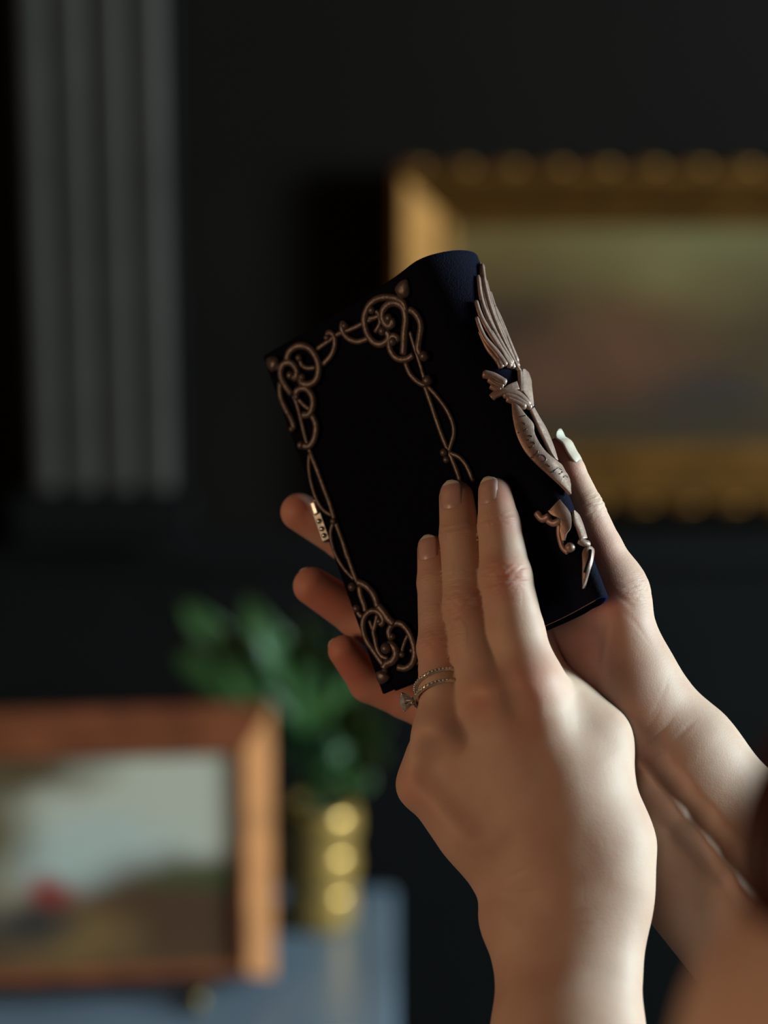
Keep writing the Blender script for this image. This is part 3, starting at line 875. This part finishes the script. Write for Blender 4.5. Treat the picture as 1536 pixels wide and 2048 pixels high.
# bud finials at the corners
def finial(base, tip, r):
    p0, n0_ = near_book(*base); p1, n1_ = near_book(*tip)
    t = np.linspace(0, 1, 15)
    prof = np.interp(t, [0, .12, .22, .34, .5, .68, .86, 1], [.45, .4, .75, 1.0, .95, .8, .5, .1]) * r
    path = p0 + (p1 - p0) * t[:, None] + n0_ * (0.9 + 0.35 * np.sin(np.pi * t))[:, None]
    v, f = tube(path, prof, 12, 0.62, np.repeat(n0_[None], 15, 0))
    meshobj('finial', HW(v), f, M['bronze'], frame)
finial(cpx('A', [(1168, 455)])[0], cpx('A', [(1215, 300)])[0], 3.7)
finial(cpx('A', [(245, 985)])[0], cpx('A', [(140, 915)])[0], 3.4)
finial(cpx('E', [(650, 1570)])[0], cpx('E', [(575, 1800)])[0], 3.2)

# ---------------------------------------------------------------- quill and banner ornament on the spine
qv = MB()
feather = [
    [(860, 900), (780, 750), (690, 550), (640, 350), (620, 165)], [(850, 880), (760, 720), (670, 540), (625, 400), (606, 255)],
    [(840, 890), (740, 740), (650, 590), (612, 500), (592, 430)], [(800, 890), (740, 800), (660, 700), (622, 620), (597, 545)],
    [(780, 890), (740, 830), (690, 770), (650, 700), (622, 640)], [(860, 870), (790, 700), (720, 540), (682, 400), (655, 285)],
    [(865, 860), (800, 700), (740, 560), (702, 440), (682, 370)], [(870, 870), (810, 720), (765, 600), (732, 520), (708, 465)],
    [(870, 880), (832, 770), (798, 690), (772, 640)], [(878, 895), (858, 830), (835, 765), (790, 690)], [(775, 900), (752, 850), (745, 815)],
    [(830, 900), (790, 830), (740, 730), (690, 640)], [(855, 905), (820, 820), (770, 710), (730, 620)]]
v, f = stroke('B', [(905, 960), (860, 880), (770, 700), (690, 500), (645, 330), (622, 180)], .95, lift=1.5)
qv.add(HW(v), f)
quill = qv.build('quill_ornament', M['pewter'], book, smooth=True)
quill['label'] = 'rose-grey metal quill wrapped by an engraved banner on the spine'
for i, pts in enumerate(feather):
    v, f = stroke('B', pts, 1.35, lift=0.7 + 0.22 * (i % 4), taper=(1.1, .55), flat=.8)
    meshobj('barb', HW(v), f, M['pewter'], quill)
for pts, r, nm in [
    ([(650, 940), (720, 960), (805, 1012)], 1.7, 'leaf_fold'), ([(690, 972), (740, 1010), (790, 1035)], 1.5, 'leaf_fold'), ([(705, 1020), (740, 1042), (775, 1052)], 1.4, 'leaf_fold'),
    ([(715, 1108), (740, 1085), (800, 1068), (880, 1090), (960, 1172)], 1.6, 'leaf_fold'), ([(790, 1085), (860, 1108), (920, 1150), (968, 1185)], 1.5, 'leaf_fold'), ([(812, 1112), (870, 1140), (935, 1180)], 1.5, 'leaf_fold'),
    ([(885, 925), (893, 1000), (900, 1075)], 1.1, 'leaf_fold')]:
    v, f = stroke('B', pts, r, lift=1.6)
    meshobj(nm, HW(v), f, M['pewter'], quill)
def plate(name, k, left, right, lift=1.6, th=1.2, n=6, parent=quill, bow=0.0, m='pewter'):
    a = catmull(cpx(k, left), n); b = catmull(cpx(k, right), n)
    ta = np.linspace(0, 1, len(a)); N_ = max(len(a), len(b)); tt = np.linspace(0, 1, N_)
    a = np.stack([np.interp(tt, ta, a[:, i]) for i in (0, 1)], 1)
    tb = np.linspace(0, 1, len(b)); b = np.stack([np.interp(tt, tb, b[:, i]) for i in (0, 1)], 1)
    K = 5; rows = []; nrm = []
    for i in range(N_):
        for j in range(K):
            s = j / (K - 1); p, q = near_book(*(a[i] * (1 - s) + b[i] * s))
            rows.append(p); nrm.append(q)
    rows = np.array(rows).reshape(N_, K, 3); nrm = np.array(nrm).reshape(N_, K, 3)
    nm_ = nrm.mean(1, keepdims=True) + nrm * 0.2
    for _ in range(4): nm_[1:-1] = (nm_[:-2] + nm_[1:-1] * 2 + nm_[2:]) / 4
    nm_ = nm_ / np.linalg.norm(nm_, axis=2, keepdims=True)
    prof = lift + bow * np.sin(np.linspace(0, np.pi, K))[None, :, None]
    T_ = rows + nm_ * prof; Bt = rows + nm_ * (prof - th)
    v = np.concatenate([T_.reshape(-1, 3), Bt.reshape(-1, 3)]); o_ = N_ * K
    f = []
    for i in range(N_ - 1):
        for j in range(K - 1):
            q = (i * K + j, i * K + j + 1, (i + 1) * K + j + 1, (i + 1) * K + j)
            f.append(q); f.append(tuple(x + o_ for x in q[::-1]))
        f.append((i * K, (i + 1) * K, o_ + (i + 1) * K, o_ + i * K)); e = K - 1
        f.append((i * K + e, o_ + i * K + e, o_ + (i + 1) * K + e, (i + 1) * K + e))
    for j in range(K - 1):
        f.append((j, o_ + j, o_ + j + 1, j + 1)); z = (N_ - 1) * K
        f.append((z + j, z + j + 1, o_ + z + j + 1, o_ + z + j))
    o = meshobj(name, HW(v), f, M[m], parent)
    bmx = bmesh.new(); bmx.from_mesh(o.data); bmesh.ops.recalc_face_normals(bmx, faces=bmx.faces); bmx.to_mesh(o.data); bmx.free()
    md = o.modifiers.new('bevel', 'BEVEL'); md.width = 0.00022; md.segments = 2; md.limit_method = 'ANGLE'; md.angle_limit = R(40)
    return o
banner = plate('banner', 'K', [(90, 520), (110, 750), (170, 1000), (290, 1250), (450, 1450), (650, 1650), (850, 1850), (930, 1945)],
      [(205, 585), (300, 710), (415, 850), (440, 980), (510, 1130), (620, 1290), (760, 1430), (900, 1570), (945, 1640), (935, 1800), (945, 1945)], 2.4, 1.2, bow=.3)
plate('banner_fold', 'K', [(345, 640), (430, 830), (480, 950), (560, 1120), (640, 1290), (705, 1390)], [(395, 600), (480, 760), (570, 920), (640, 1080), (710, 1270), (755, 1425)], 2.2, 1.4)
plate('banner_knot', 'B', [(890, 920), (886, 1000), (890, 1060), (930, 1120), (968, 1182)], [(905, 918), (945, 965), (958, 1040), (968, 1110), (976, 1178)], 2.6, 1.6)
plate('banner_knot', 'B', [(780, 1052), (820, 1020), (868, 1000)], [(790, 1062), (840, 1060), (886, 1058)], 2.2, 1.2)
plate('banner_tail', 'T', [(525, 150), (420, 275), (395, 300), (450, 355), (545, 395), (572, 460), (575, 560), (605, 690)], [(535, 150), (620, 240), (680, 330), (702, 430), (695, 530), (655, 600), (645, 650), (640, 690)], 2.3, 1.3)
plate('banner_fold', 'T', [(690, 300), (705, 450), (760, 570), (800, 690)], [(705, 300), (770, 370), (830, 520), (880, 680)], 1.8, 1.2)
nib = plate('nib', 'T', [(850, 812), (832, 880), (850, 1010), (880, 1200), (900, 1338)], [(925, 800), (968, 860), (968, 1040), (935, 1220), (908, 1338)], 2.2, 1.4, bow=.5)
v, f = stroke('T', [(905, 850), (915, 980), (905, 1140)], .55, lift=2.75); meshobj('nib_slot', HW(v), f, M['lining'], nib)
for pts, r in [([(245, 295), (330, 392), (430, 350)], 1.5), ([(395, 405), (480, 452), (575, 415)], 1.4), ([(560, 470), (560, 600), (610, 780), (690, 850)], 1.2), ([(790, 700), (840, 740), (895, 765)], 1.5)]:
    v, f = stroke('T', pts, r, lift=1.5); meshobj('curl', HW(v), f, M['pewter'], quill)
(q,) = cpx('T', [(705, 785)]); p, n = near_book(*q); v, f = ball(p + n * 1.6, 2.0); meshobj('bead', HW(v), f, M['pewter'], quill)
glyphs = [[(205, 748), (250, 742), (292, 733)], [(245, 832), (285, 850), (300, 875)], [(203, 985), (235, 972)], [(268, 962), (300, 955), (322, 932)], [(335, 1040), (375, 1035), (402, 1060)], [(318, 1085), (345, 1100), (372, 1092)],
          [(380, 1150), (420, 1135), (448, 1165)], [(362, 1205), (395, 1212), (425, 1190)], [(492, 1265), (485, 1310), (430, 1335)], [(405, 1362), (432, 1355)],
          [(500, 1360), (520, 1335), (570, 1350), (602, 1400), (580, 1440), (540, 1425)], [(612, 1478), (650, 1510), (655, 1525)], [(672, 1590), (705, 1605), (725, 1575), (760, 1548), (798, 1575)], [(770, 1640), (800, 1625), (800, 1600)], [(825, 1690), (850, 1672), (880, 1690)]]
for g in glyphs:
    v, f = stroke('K', g, .26, lift=2.62, n=4); meshobj('engraved_stroke', HW(v), f, M['bronze'], banner)

# ================================================================ RINGS on the left ring finger
def ring_frame(c):
    f_ = unit((0.12, 0.62, 0.78)); l_ = np.array((-0.97, -0.20, 0.12)); l_ = unit(l_ - f_ * (l_ @ f_)); return f_, l_, np.cross(l_, f_)
def make_ring(name, c, r, w, label, stones, solitaire):
    f_, l_, a_ = ring_frame(c)
    root = empty(name, HW(c), label, 'ring', 'silver rings on the ring finger')
    th = np.linspace(0, 2 * np.pi, 73)
    path = np.array([c + r * (l_ * math.cos(t) + f_ * math.sin(t)) for t in th])
    out = np.array([l_ * math.cos(t) + f_ * math.sin(t) for t in th])
    v, f = tube(path, 0.80, 8, 1.1, out)
    meshobj('band', HW(v), f[:-2], M['pave'], root)
    for i in range(stones):
        t = 2 * np.pi * i / stones
        if solitaire and (abs(t) < 0.25 or abs(t - 2 * np.pi) < 0.2): continue
        d = l_ * math.cos(t) + f_ * math.sin(t)
        v, f = ball(c + d * (r + 0.72), .56, 6, 4)
        meshobj('pave_stone', HW(v), f, M['pave'], root)
    if solitaire:
        t0 = -0.12
        d = unit(l_ * math.cos(t0) + f_ * math.sin(t0)); b1 = a_; b2 = np.cross(d, b1)
        base = c + d * r
        g = []; gf = []; seg = 12
        for rr, hh in ((.4, 0.9), (3.4, 4.3), (3.4, 4.7), (2.0, 5.7)):
            for k in range(seg):
                t = 2 * np.pi * k / seg; g.append(base + d * hh + (b1 * math.cos(t) + b2 * math.sin(t)) * rr)
        for i in range(3):
            for k in range(seg): gf.append((i * seg + k, i * seg + (k + 1) % seg, (i + 1) * seg + (k + 1) % seg, (i + 1) * seg + k))
        gf.append(tuple(range(seg))[::-1]); gf.append(tuple(range(3 * seg, 4 * seg)))
        st = meshobj('diamond', HW(np.array(g)), gf, M['diamond'], root, smooth=False); st['label'] = 'clear brilliant-cut stone'
        for k in range(4):
            t = np.pi / 4 + k * np.pi / 2; e = b1 * math.cos(t) + b2 * math.sin(t)
            v, f = tube(np.array([base + d * .2 + e * .6, base + d * 2.4 + e * 2.1, base + d * 4.5 + e * 3.5, base + d * 5.1 + e * 3.1]), [.42, .38, .38, .36], 7)
            meshobj('prong', HW(v), f, M['silver'], root)
    return root
dm = bpy.data.materials.new('diamond'); dm.use_nodes = True
db = dm.node_tree.nodes['Principled BSDF']; db.inputs['Transmission Weight'].default_value = .7; db.inputs['IOR'].default_value = 2.1; db.inputs['Roughness'].default_value = 0.0
db.inputs['Base Color'].default_value = (.97, .96, 1, 1); M['diamond'] = dm
make_ring('wedding_band', PX(879, 1366, 36.5), 9.2, 1.5, 'slim sparkling silver band without a stone, nearer the fingertip on the ring finger', 44, False)
make_ring('engagement_ring', PX(879, 1390, 38.0), 9.5, 1.3, 'silver ring with a single raised clear stone on the ring finger', 44, True)
# ================================================================ THE ROOM
WALL_Y = 3.0
M['wall'] = mat('charcoal_wall', (0.0062, 0.0044, 0.0033), 0.8, 0, 0.25, 3, 0.15, 90, spec=0.12)
M['wall2'] = mat('black_wainscot', (0.005, 0.005, 0.0053), 0.7, 0, 0.25, 5, 0.1, 90, spec=0.12)
M['pilaster'] = mat('grey_pilaster', (0.062, 0.055, 0.048), 0.65, 0, 0.2, 12, 0.1, 90, spec=0.2)
M['floor'] = mat('dark_floor', (0.012, 0.010, 0.009), 0.5, 0, 0.4, 6, 0.1, 40)
tag(MB().box((-2.6, WALL_Y, 0), (3.8, WALL_Y + .12, 3.2)).build('wall_back', M['wall']), kind='structure')
tag(MB().box((-2.6, -1.6, -0.1), (3.8, WALL_Y, 0.0)).build('floor', M['floor']), kind='structure')
dado = MB().prism([(0, 0), (0, .03), (.012, .034), (.03, .03), (.045, .012), (.045, 0)], (-2.6, WALL_Y, 0.985), (3.8, WALL_Y, 0.985), (0, -1, 0), (0, 0, 1))
tag(dado.build('trim_1', M['wall2']), kind='structure')
wain = tag(MB().box((-2.6, WALL_Y - .012, 0), (3.8, WALL_Y, 0.985)).build('trim_2', M['wall2']), kind='structure')
base = tag(MB().box((-2.6, WALL_Y - .03, 0), (3.8, WALL_Y, 0.14)).build('baseboard_back', M['wall2'], bevel=.006), kind='structure')
# fluted pilaster
PXY = WALL_Y - 0.05
xl, xr = at_world(34, 550, PXY).x, at_world(352, 550, PXY).x
pil = tag(MB().box((xl, PXY, 1.03), (xr, WALL_Y, 3.2)).build('trim_3', M['wall2'], bevel=.003), 'fluted grey pilaster against the dark back wall', None, None, 'structure')
for a, b in ((49, 107), (124, 182), (201, 259), (276, 335)):
    x0, x1 = at_world(a, 550, PXY - .02).x, at_world(b, 550, PXY - .02).x
    w = x1 - x0; n = 9
    prof = [(0, 0)] + [(w * .5 - w * .5 * math.cos(math.pi * i / n), .004 + .02 * math.sin(math.pi * i / n) ** .5) for i in range(n + 1)] + [(w, 0)]
    MB().prism(prof, (x0, PXY, 1.105), (x0, PXY, 3.2), (0, -1, 0), (1, 0, 0)).build('reed', M['pilaster'], pil, smooth=False)
MB().box((xl - .015, PXY - .03, 1.03), (xr + .015, PXY, 1.10)).build('plinth', M['wall2'], pil, bevel=.006)

# ---------------------------------------------------------------- painted canvases
def canvas_mat(name, base, blobs, noise=(0.12, 5.0), rough=0.5):
    m = bpy.data.materials.new(name); m.use_nodes = True
    nt = m.node_tree; b = nt.nodes['Principled BSDF']; ln = nt.links.new
    tc = nt.nodes.new('ShaderNodeTexCoord')
    nz = nt.nodes.new('ShaderNodeTexNoise'); nz.inputs['Scale'].default_value = noise[1]; nz.inputs['Detail'].default_value = 6
    ln(tc.outputs['Generated'], nz.inputs['Vector'])
    ad = nt.nodes.new('ShaderNodeVectorMath'); ad.operation = 'MULTIPLY_ADD'
    ad.inputs[1].default_value = (noise[0] * 2,) * 3
    ln(nz.outputs['Color'], ad.inputs[0]); ln(tc.outputs['Generated'], ad.inputs[2])
    cur = None
    for cx, cz, rx, rz, col, soft in blobs:
        sb = nt.nodes.new('ShaderNodeVectorMath'); sb.operation = 'SUBTRACT'; sb.inputs[1].default_value = (cx + noise[0], 0.5, cz + noise[0])
        ln(ad.outputs[0], sb.inputs[0])
        ml = nt.nodes.new('ShaderNodeVectorMath'); ml.operation = 'MULTIPLY'; ml.inputs[1].default_value = (1 / rx, 0, 1 / rz)
        ln(sb.outputs[0], ml.inputs[0])
        le = nt.nodes.new('ShaderNodeVectorMath'); le.operation = 'LENGTH'; ln(ml.outputs[0], le.inputs[0])
        mr = nt.nodes.new('ShaderNodeMapRange'); mr.inputs['From Min'].default_value = 1 + soft; mr.inputs['From Max'].default_value = 1 - soft
        ln(le.outputs['Value'], mr.inputs['Value'])
        mx = nt.nodes.new('ShaderNodeMix'); mx.data_type = 'RGBA'
        if cur is None: mx.inputs[6].default_value = (*base, 1)
        else: ln(cur, mx.inputs[6])
        mx.inputs[7].default_value = (*col, 1); ln(mr.outputs[0], mx.inputs[0]); cur = mx.outputs[2]
    b.inputs['Specular IOR Level'].default_value = 0.15; ln(cur, b.inputs['Base Color']); b.inputs['Roughness'].default_value = rough
    return m
def framed(name, origin, W, H, prof, fm, cm, label, inset=0.0, fm2=None):
    """canvas W x H (inner opening) with lower-left corner of the opening at origin, facing -y"""
    root = empty(name, origin, label, 'painting')
    o = np.array(abs_loc(root)); x, y, z = o
    fw = max(a for a, b in prof)
    MB().box((x - .003, y + .002 - inset, z - .003), (x + W + .003, y + .008 - inset, z + H + .003)).build('canvas', cm, root)
    MB().box((x - fw * .8, y + .008, z - fw * .8), (x + W + fw * .8, y + .016, z + H + fw * .8)).build('backing_board', M['lining'], root)
    up = (0, -1, 0)
    for nm, p0, p1, side in (('top_rail', (x, y, z + H), (x + W, y, z + H), (0, 0, 1)), ('bottom_rail', (x + W, y, z), (x, y, z), (0, 0, -1)),
                             ('side_rail', (x, y, z), (x, y, z + H), (-1, 0, 0)), ('side_rail', (x + W, y, z + H), (x + W, y, z), (1, 0, 0))):
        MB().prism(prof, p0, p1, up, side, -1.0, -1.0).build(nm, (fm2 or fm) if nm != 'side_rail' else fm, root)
    return root, fw

# gilt-framed picture on the wall at the right
M['gilt'] = mat('old_gilt', (0.225, 0.094, 0.018), 0.5, 0.75, 0.4, 30, 0.3, 160)
M['copper_wood'] = mat('copper_gilt_wood', (0.60, 0.235, 0.085), 0.45, 0.15, 0.35, 25, 0.2, 200)
M['shaded_copper_wood'] = mat('shaded_copper_wood', (0.26, 0.075, 0.032), 0.5, 0, 0.35, 25, 0.2, 200, spec=0.25)  # darker copy of the frame colour: shade on top and bottom rails painted in
M['canvas_r'] = canvas_mat('dark_interior_painting', (0.07, 0.032, 0.013), [
    (.25, .80, .55, .30, (.21, .14, .045), .5), (.62, .90, .35, .22, (.165, .13, .055), .6), (.10, .35, .3, .5, (.06, .032, .018), .5),
    (.42, .42, .16, .22, (.13, .055, .03), .6), (.75, .40, .25, .4, (.065, .042, .022), .6), (.55, .2, .12, .12, (.045, .032, .03), .6), (.2, .30, .08, .14, (.12, .05, .03), .7), (.5, .02, .7, .14, (.05, .035, .02), .6)])
yR = WALL_Y - .045
a = at_world(905, 885, yR); b = at_world(905, 452, yR)
HR = b.z - a.z; WR = 0.62
prof_r = [(0, 0), (0, .006), (.010, .010), (.020, .012), (.056, .036), (.064, .040), (.074, .036), (.080, .02), (.080, 0)]
pr, fw = framed('gilt_framed_painting', (a.x, yR, a.z), WR, HR, prof_r, M['gilt'], M['canvas_r'], 'large dark painting in a wide gilt frame hanging on the wall')
k = 0
orn_v, orn_f = ball((0, 0, 0), (.022, .008, .008), 10, 6)
orn_me = None
for i in range(13):
    for zz, sg in ((a.z + HR + .078, 1), (a.z - .078, -1)):
        p = np.array((a.x - .055 + i * .060, yR - .030, zz))
        if orn_me is None:
            o = meshobj('scallop', orn_v + p, orn_f, M['gilt'], pr); orn_me = o; p0_ = p
        else:
            o = orn_me.copy(); C.objects.link(o); o.parent = pr; o.location = tuple(p - p0_)

# ---------------------------------------------------------------- table
TZ = 0.80
M['table'] = mat('blue_grey_tabletop', (0.18, 0.235, 0.305), 0.34, 0, 0.25, 6, 0.05, 60)
tr = at_height(792, 1990, TZ).x
tb = at_height(700, 1772, TZ).y
tbl = empty('side_table', ((tr - .55), tb - .3, 0), 'blue-grey painted table carrying the small painting and the potted plant', 'table')
MB().box((tr - 1.3, tb - .62, TZ - .03), (tr, tb, TZ)).build('table_top', M['table'], tbl, bevel=.006)
MB().box((tr - 1.25, tb - .57, TZ - .12), (tr - .05, tb - .05, TZ - .03)).build('apron', M['table'], tbl, bevel=.004)
for lx in (tr - 1.24, tr - .10):
    for ly in (tb - .56, tb - .10):
        MB().lathe([(.03, 0), (.022, .05), (.026, .35), (.034, TZ - .12)], (lx + .02, ly + .02, 0), 16).build('leg', M['table'], tbl, smooth=True)

# small landscape on a table easel
M['canvas_l'] = canvas_mat('landscape_painting', (0.13, 0.075, 0.038), [
    (.62, .78, .60, .34, (.55, .54, .44), .25), (.50, .56, .30, .16, (.50, .55, .50), .4), (.36, .46, .2, .12, (.48, .55, .50), .5),
    (.08, .66, .22, .26, (.14, .105, .05), .4), (.18, .95, .34, .13, (.12, .085, .045), .4), (.0, .3, .2, .2, (.06, .05, .035), .5),
    (.80, .26, .34, .24, (.095, .05, .028), .4), (.92, .42, .2, .06, (.07, .085, .035), .6), (.45, .16, .18, .13, (.22, .13, .05), .6), (.22, .36, .06, .13, (.30, .25, .17), .6), (.37, .36, .075, .085, (.30, .045, .035), .5), (.3, .22, .14, .1, (.05, .045, .04), .6)], (0.06, 6.0))
yL = at_height(300, 1962, TZ + .02).y
a = at_world(470, 1905, yL); b = at_world(470, 1502, yL)
HL = b.z - a.z; WL = 0.275
prof_l = [(0, 0), (0, .020), (.003, .040), (.009, .046), (.013, .044), (.036, .000), (.037, -.008), (.030, -.008)]
fp, _ = framed('landscape_painting', (a.x - WL, yL, a.z), WL, HL, prof_l, M['copper_wood'], M['canvas_l'], 'small landscape painting in a copper-coloured frame standing on the table', inset=.040, fm2=M['shaded_copper_wood'])
fp.rotation_euler = (0, 0, R(5))
fp.location = (a.x - WL * math.cos(R(5)), yL - WL * math.sin(R(5)) + .02, a.z)
M['brass'] = mat('brass', (0.45, 0.30, 0.11), 0.35, 0.9, 0.3, 40)
ez = empty('table_easel', (a.x - WL * .55, yL + .03, TZ), 'thin brass table easel under the small landscape painting', 'easel')
zb = a.z - .04
for lx in (a.x - WL * .95, a.x - WL * .12):
    v, f = tube(np.array([(lx, yL - .030, TZ + .003), (lx, yL - .02, zb - .002), (lx + .01, yL + .022, zb + .02), (a.x - WL * .5, yL + .03, zb + .22)]), .004, 8)
    meshobj('front_leg', v, f, M['brass'], ez)
    v, f = tube(np.array([(lx, yL + .02, zb - .005), (lx, yL - .03, zb - .006), (lx, yL - .036, zb + .012)]), .0035, 8)
    meshobj('hook', v, f, M['brass'], ez)
v, f = tube(np.array([(a.x - WL * .5, yL + .03, zb + .21), (a.x - WL * .5, yL + .16, TZ + .003)]), .004, 8); meshobj('back_leg', v, f, M['brass'], ez)

# potted plant
M['goldpot'] = mat('gold_glaze', (0.74, 0.43, 0.12), 0.28, 0.5, 0.3, 30, 0.1, 120)
M['soil'] = mat('soil', (0.02, 0.014, 0.01), 0.9, 0, 0.5, 120, 0.8, 200)
pc = at_height(640, 1862, TZ); pc.y += .02
zt = at_world(640, 1608, pc.y).z
ph = zt - TZ; pr_ = 0.035
plant = empty('potted_plant', (pc.x, pc.y, TZ), 'green leafy plant in a ribbed gold pot behind the small painting', 'potted plant')
prof = []
for i in range(37):
    t = i / 36; band = t * 3 % 1.0
    prof.append((pr_ * (.90 + .12 * t) * (1 + .15 * math.sin(math.pi * (band if t < 1 else 0)) ** .6) , ph * t))
prof += [(pr_ * .93, ph), (pr_ * .92, ph * .93)]
MB().lathe(prof, (pc.x, pc.y, TZ), 48).build('pot', M['goldpot'], plant, smooth=True)
MB().lathe([(pr_ * .9, 0), (pr_ * .5, .004)], (pc.x, pc.y, TZ + ph * .93), 24).build('soil', M['soil'], plant, smooth=True)
def leaf_mat():
    m = mat('leaf_green', (0.024, 0.105, 0.028), 0.45, 0, 0.5, 14, 0.2, 120, col2=(0.034, 0.07, 0.01))
    b = m.node_tree.nodes['Principled BSDF']; b.inputs['Subsurface Weight'].default_value = .15; b.inputs['Subsurface Scale'].default_value = .004
    return m
M['leaf'] = leaf_mat()
random.seed(11)
def leaf(base, tip, wid, droop, rnd):
    base = np.array(base); tip = np.array(tip); n = 11; v = []; f = []
    ax = tip - base; Ln = np.linalg.norm(ax); ax /= Ln
    side = np.cross(ax, np.array((rnd * .6, -1, .4))); side /= np.linalg.norm(side); nn = np.cross(side, ax)
    for i in range(n):
        t = i / (n - 1)
        c = base + ax * Ln * t + np.array((0, 0, -droop * t * t * Ln)) + np.array((0, 0, droop * .6 * t * Ln))
        w = wid * (math.sin(math.pi * min(t * .93 + .04, 1)) ** .8) if t > .18 else wid * .07
        for j in range(5):
            s = j / 4 * 2 - 1
            v.append(c + side * w * s + nn * (abs(s) * w * .35 + .15 * w * math.sin(t * 9) * s))
    for i in range(n - 1):
        for j in range(4): f.append((i * 5 + j, i * 5 + j + 1, (i + 1) * 5 + j + 1, (i + 1) * 5 + j))
    o = meshobj('leaf', v, f, M['leaf'], plant)
    md = o.modifiers.new('thick', 'SOLIDIFY'); md.thickness = .0008
    return o
root_p = np.array((pc.x, pc.y, TZ + ph * .95))
tips = [(365, 1195), (395, 1235), (348, 1285), (430, 1300), (492, 1188), (520, 1230), (470, 1330), (560, 1250), (600, 1225), (640, 1235), (668, 1275), (705, 1330), (735, 1390), (775, 1440), (770, 1500), (720, 1475), (660, 1400), (610, 1330), (570, 1400), (690, 1560), (745, 1560), (600, 1490), (650, 1470), (545, 1340), (585, 1290), (620, 1560), (700, 1420), (520, 1390)]
for i, (x, y) in enumerate(tips):
    yy = pc.y + random.uniform(-.07, .09)
    tp = np.array(at_world(x, y, yy))
    mid = root_p + (tp - root_p) * random.uniform(.30, .48) + np.array((0, 0, .02))
    leaf(mid, tp, random.uniform(.013, .021), random.uniform(.0, .18), random.uniform(-1, 1))
    pth = catmull([root_p + np.array((random.uniform(-.012, .012), random.uniform(-.012, .012), -.012)), root_p + (mid - root_p) * .55 + np.array((0, 0, .015)), mid + (tp - mid) * .1], 5)
    v, f = tube(pth, .0016, 6); meshobj('stem', v, f, M['leaf'], plant)
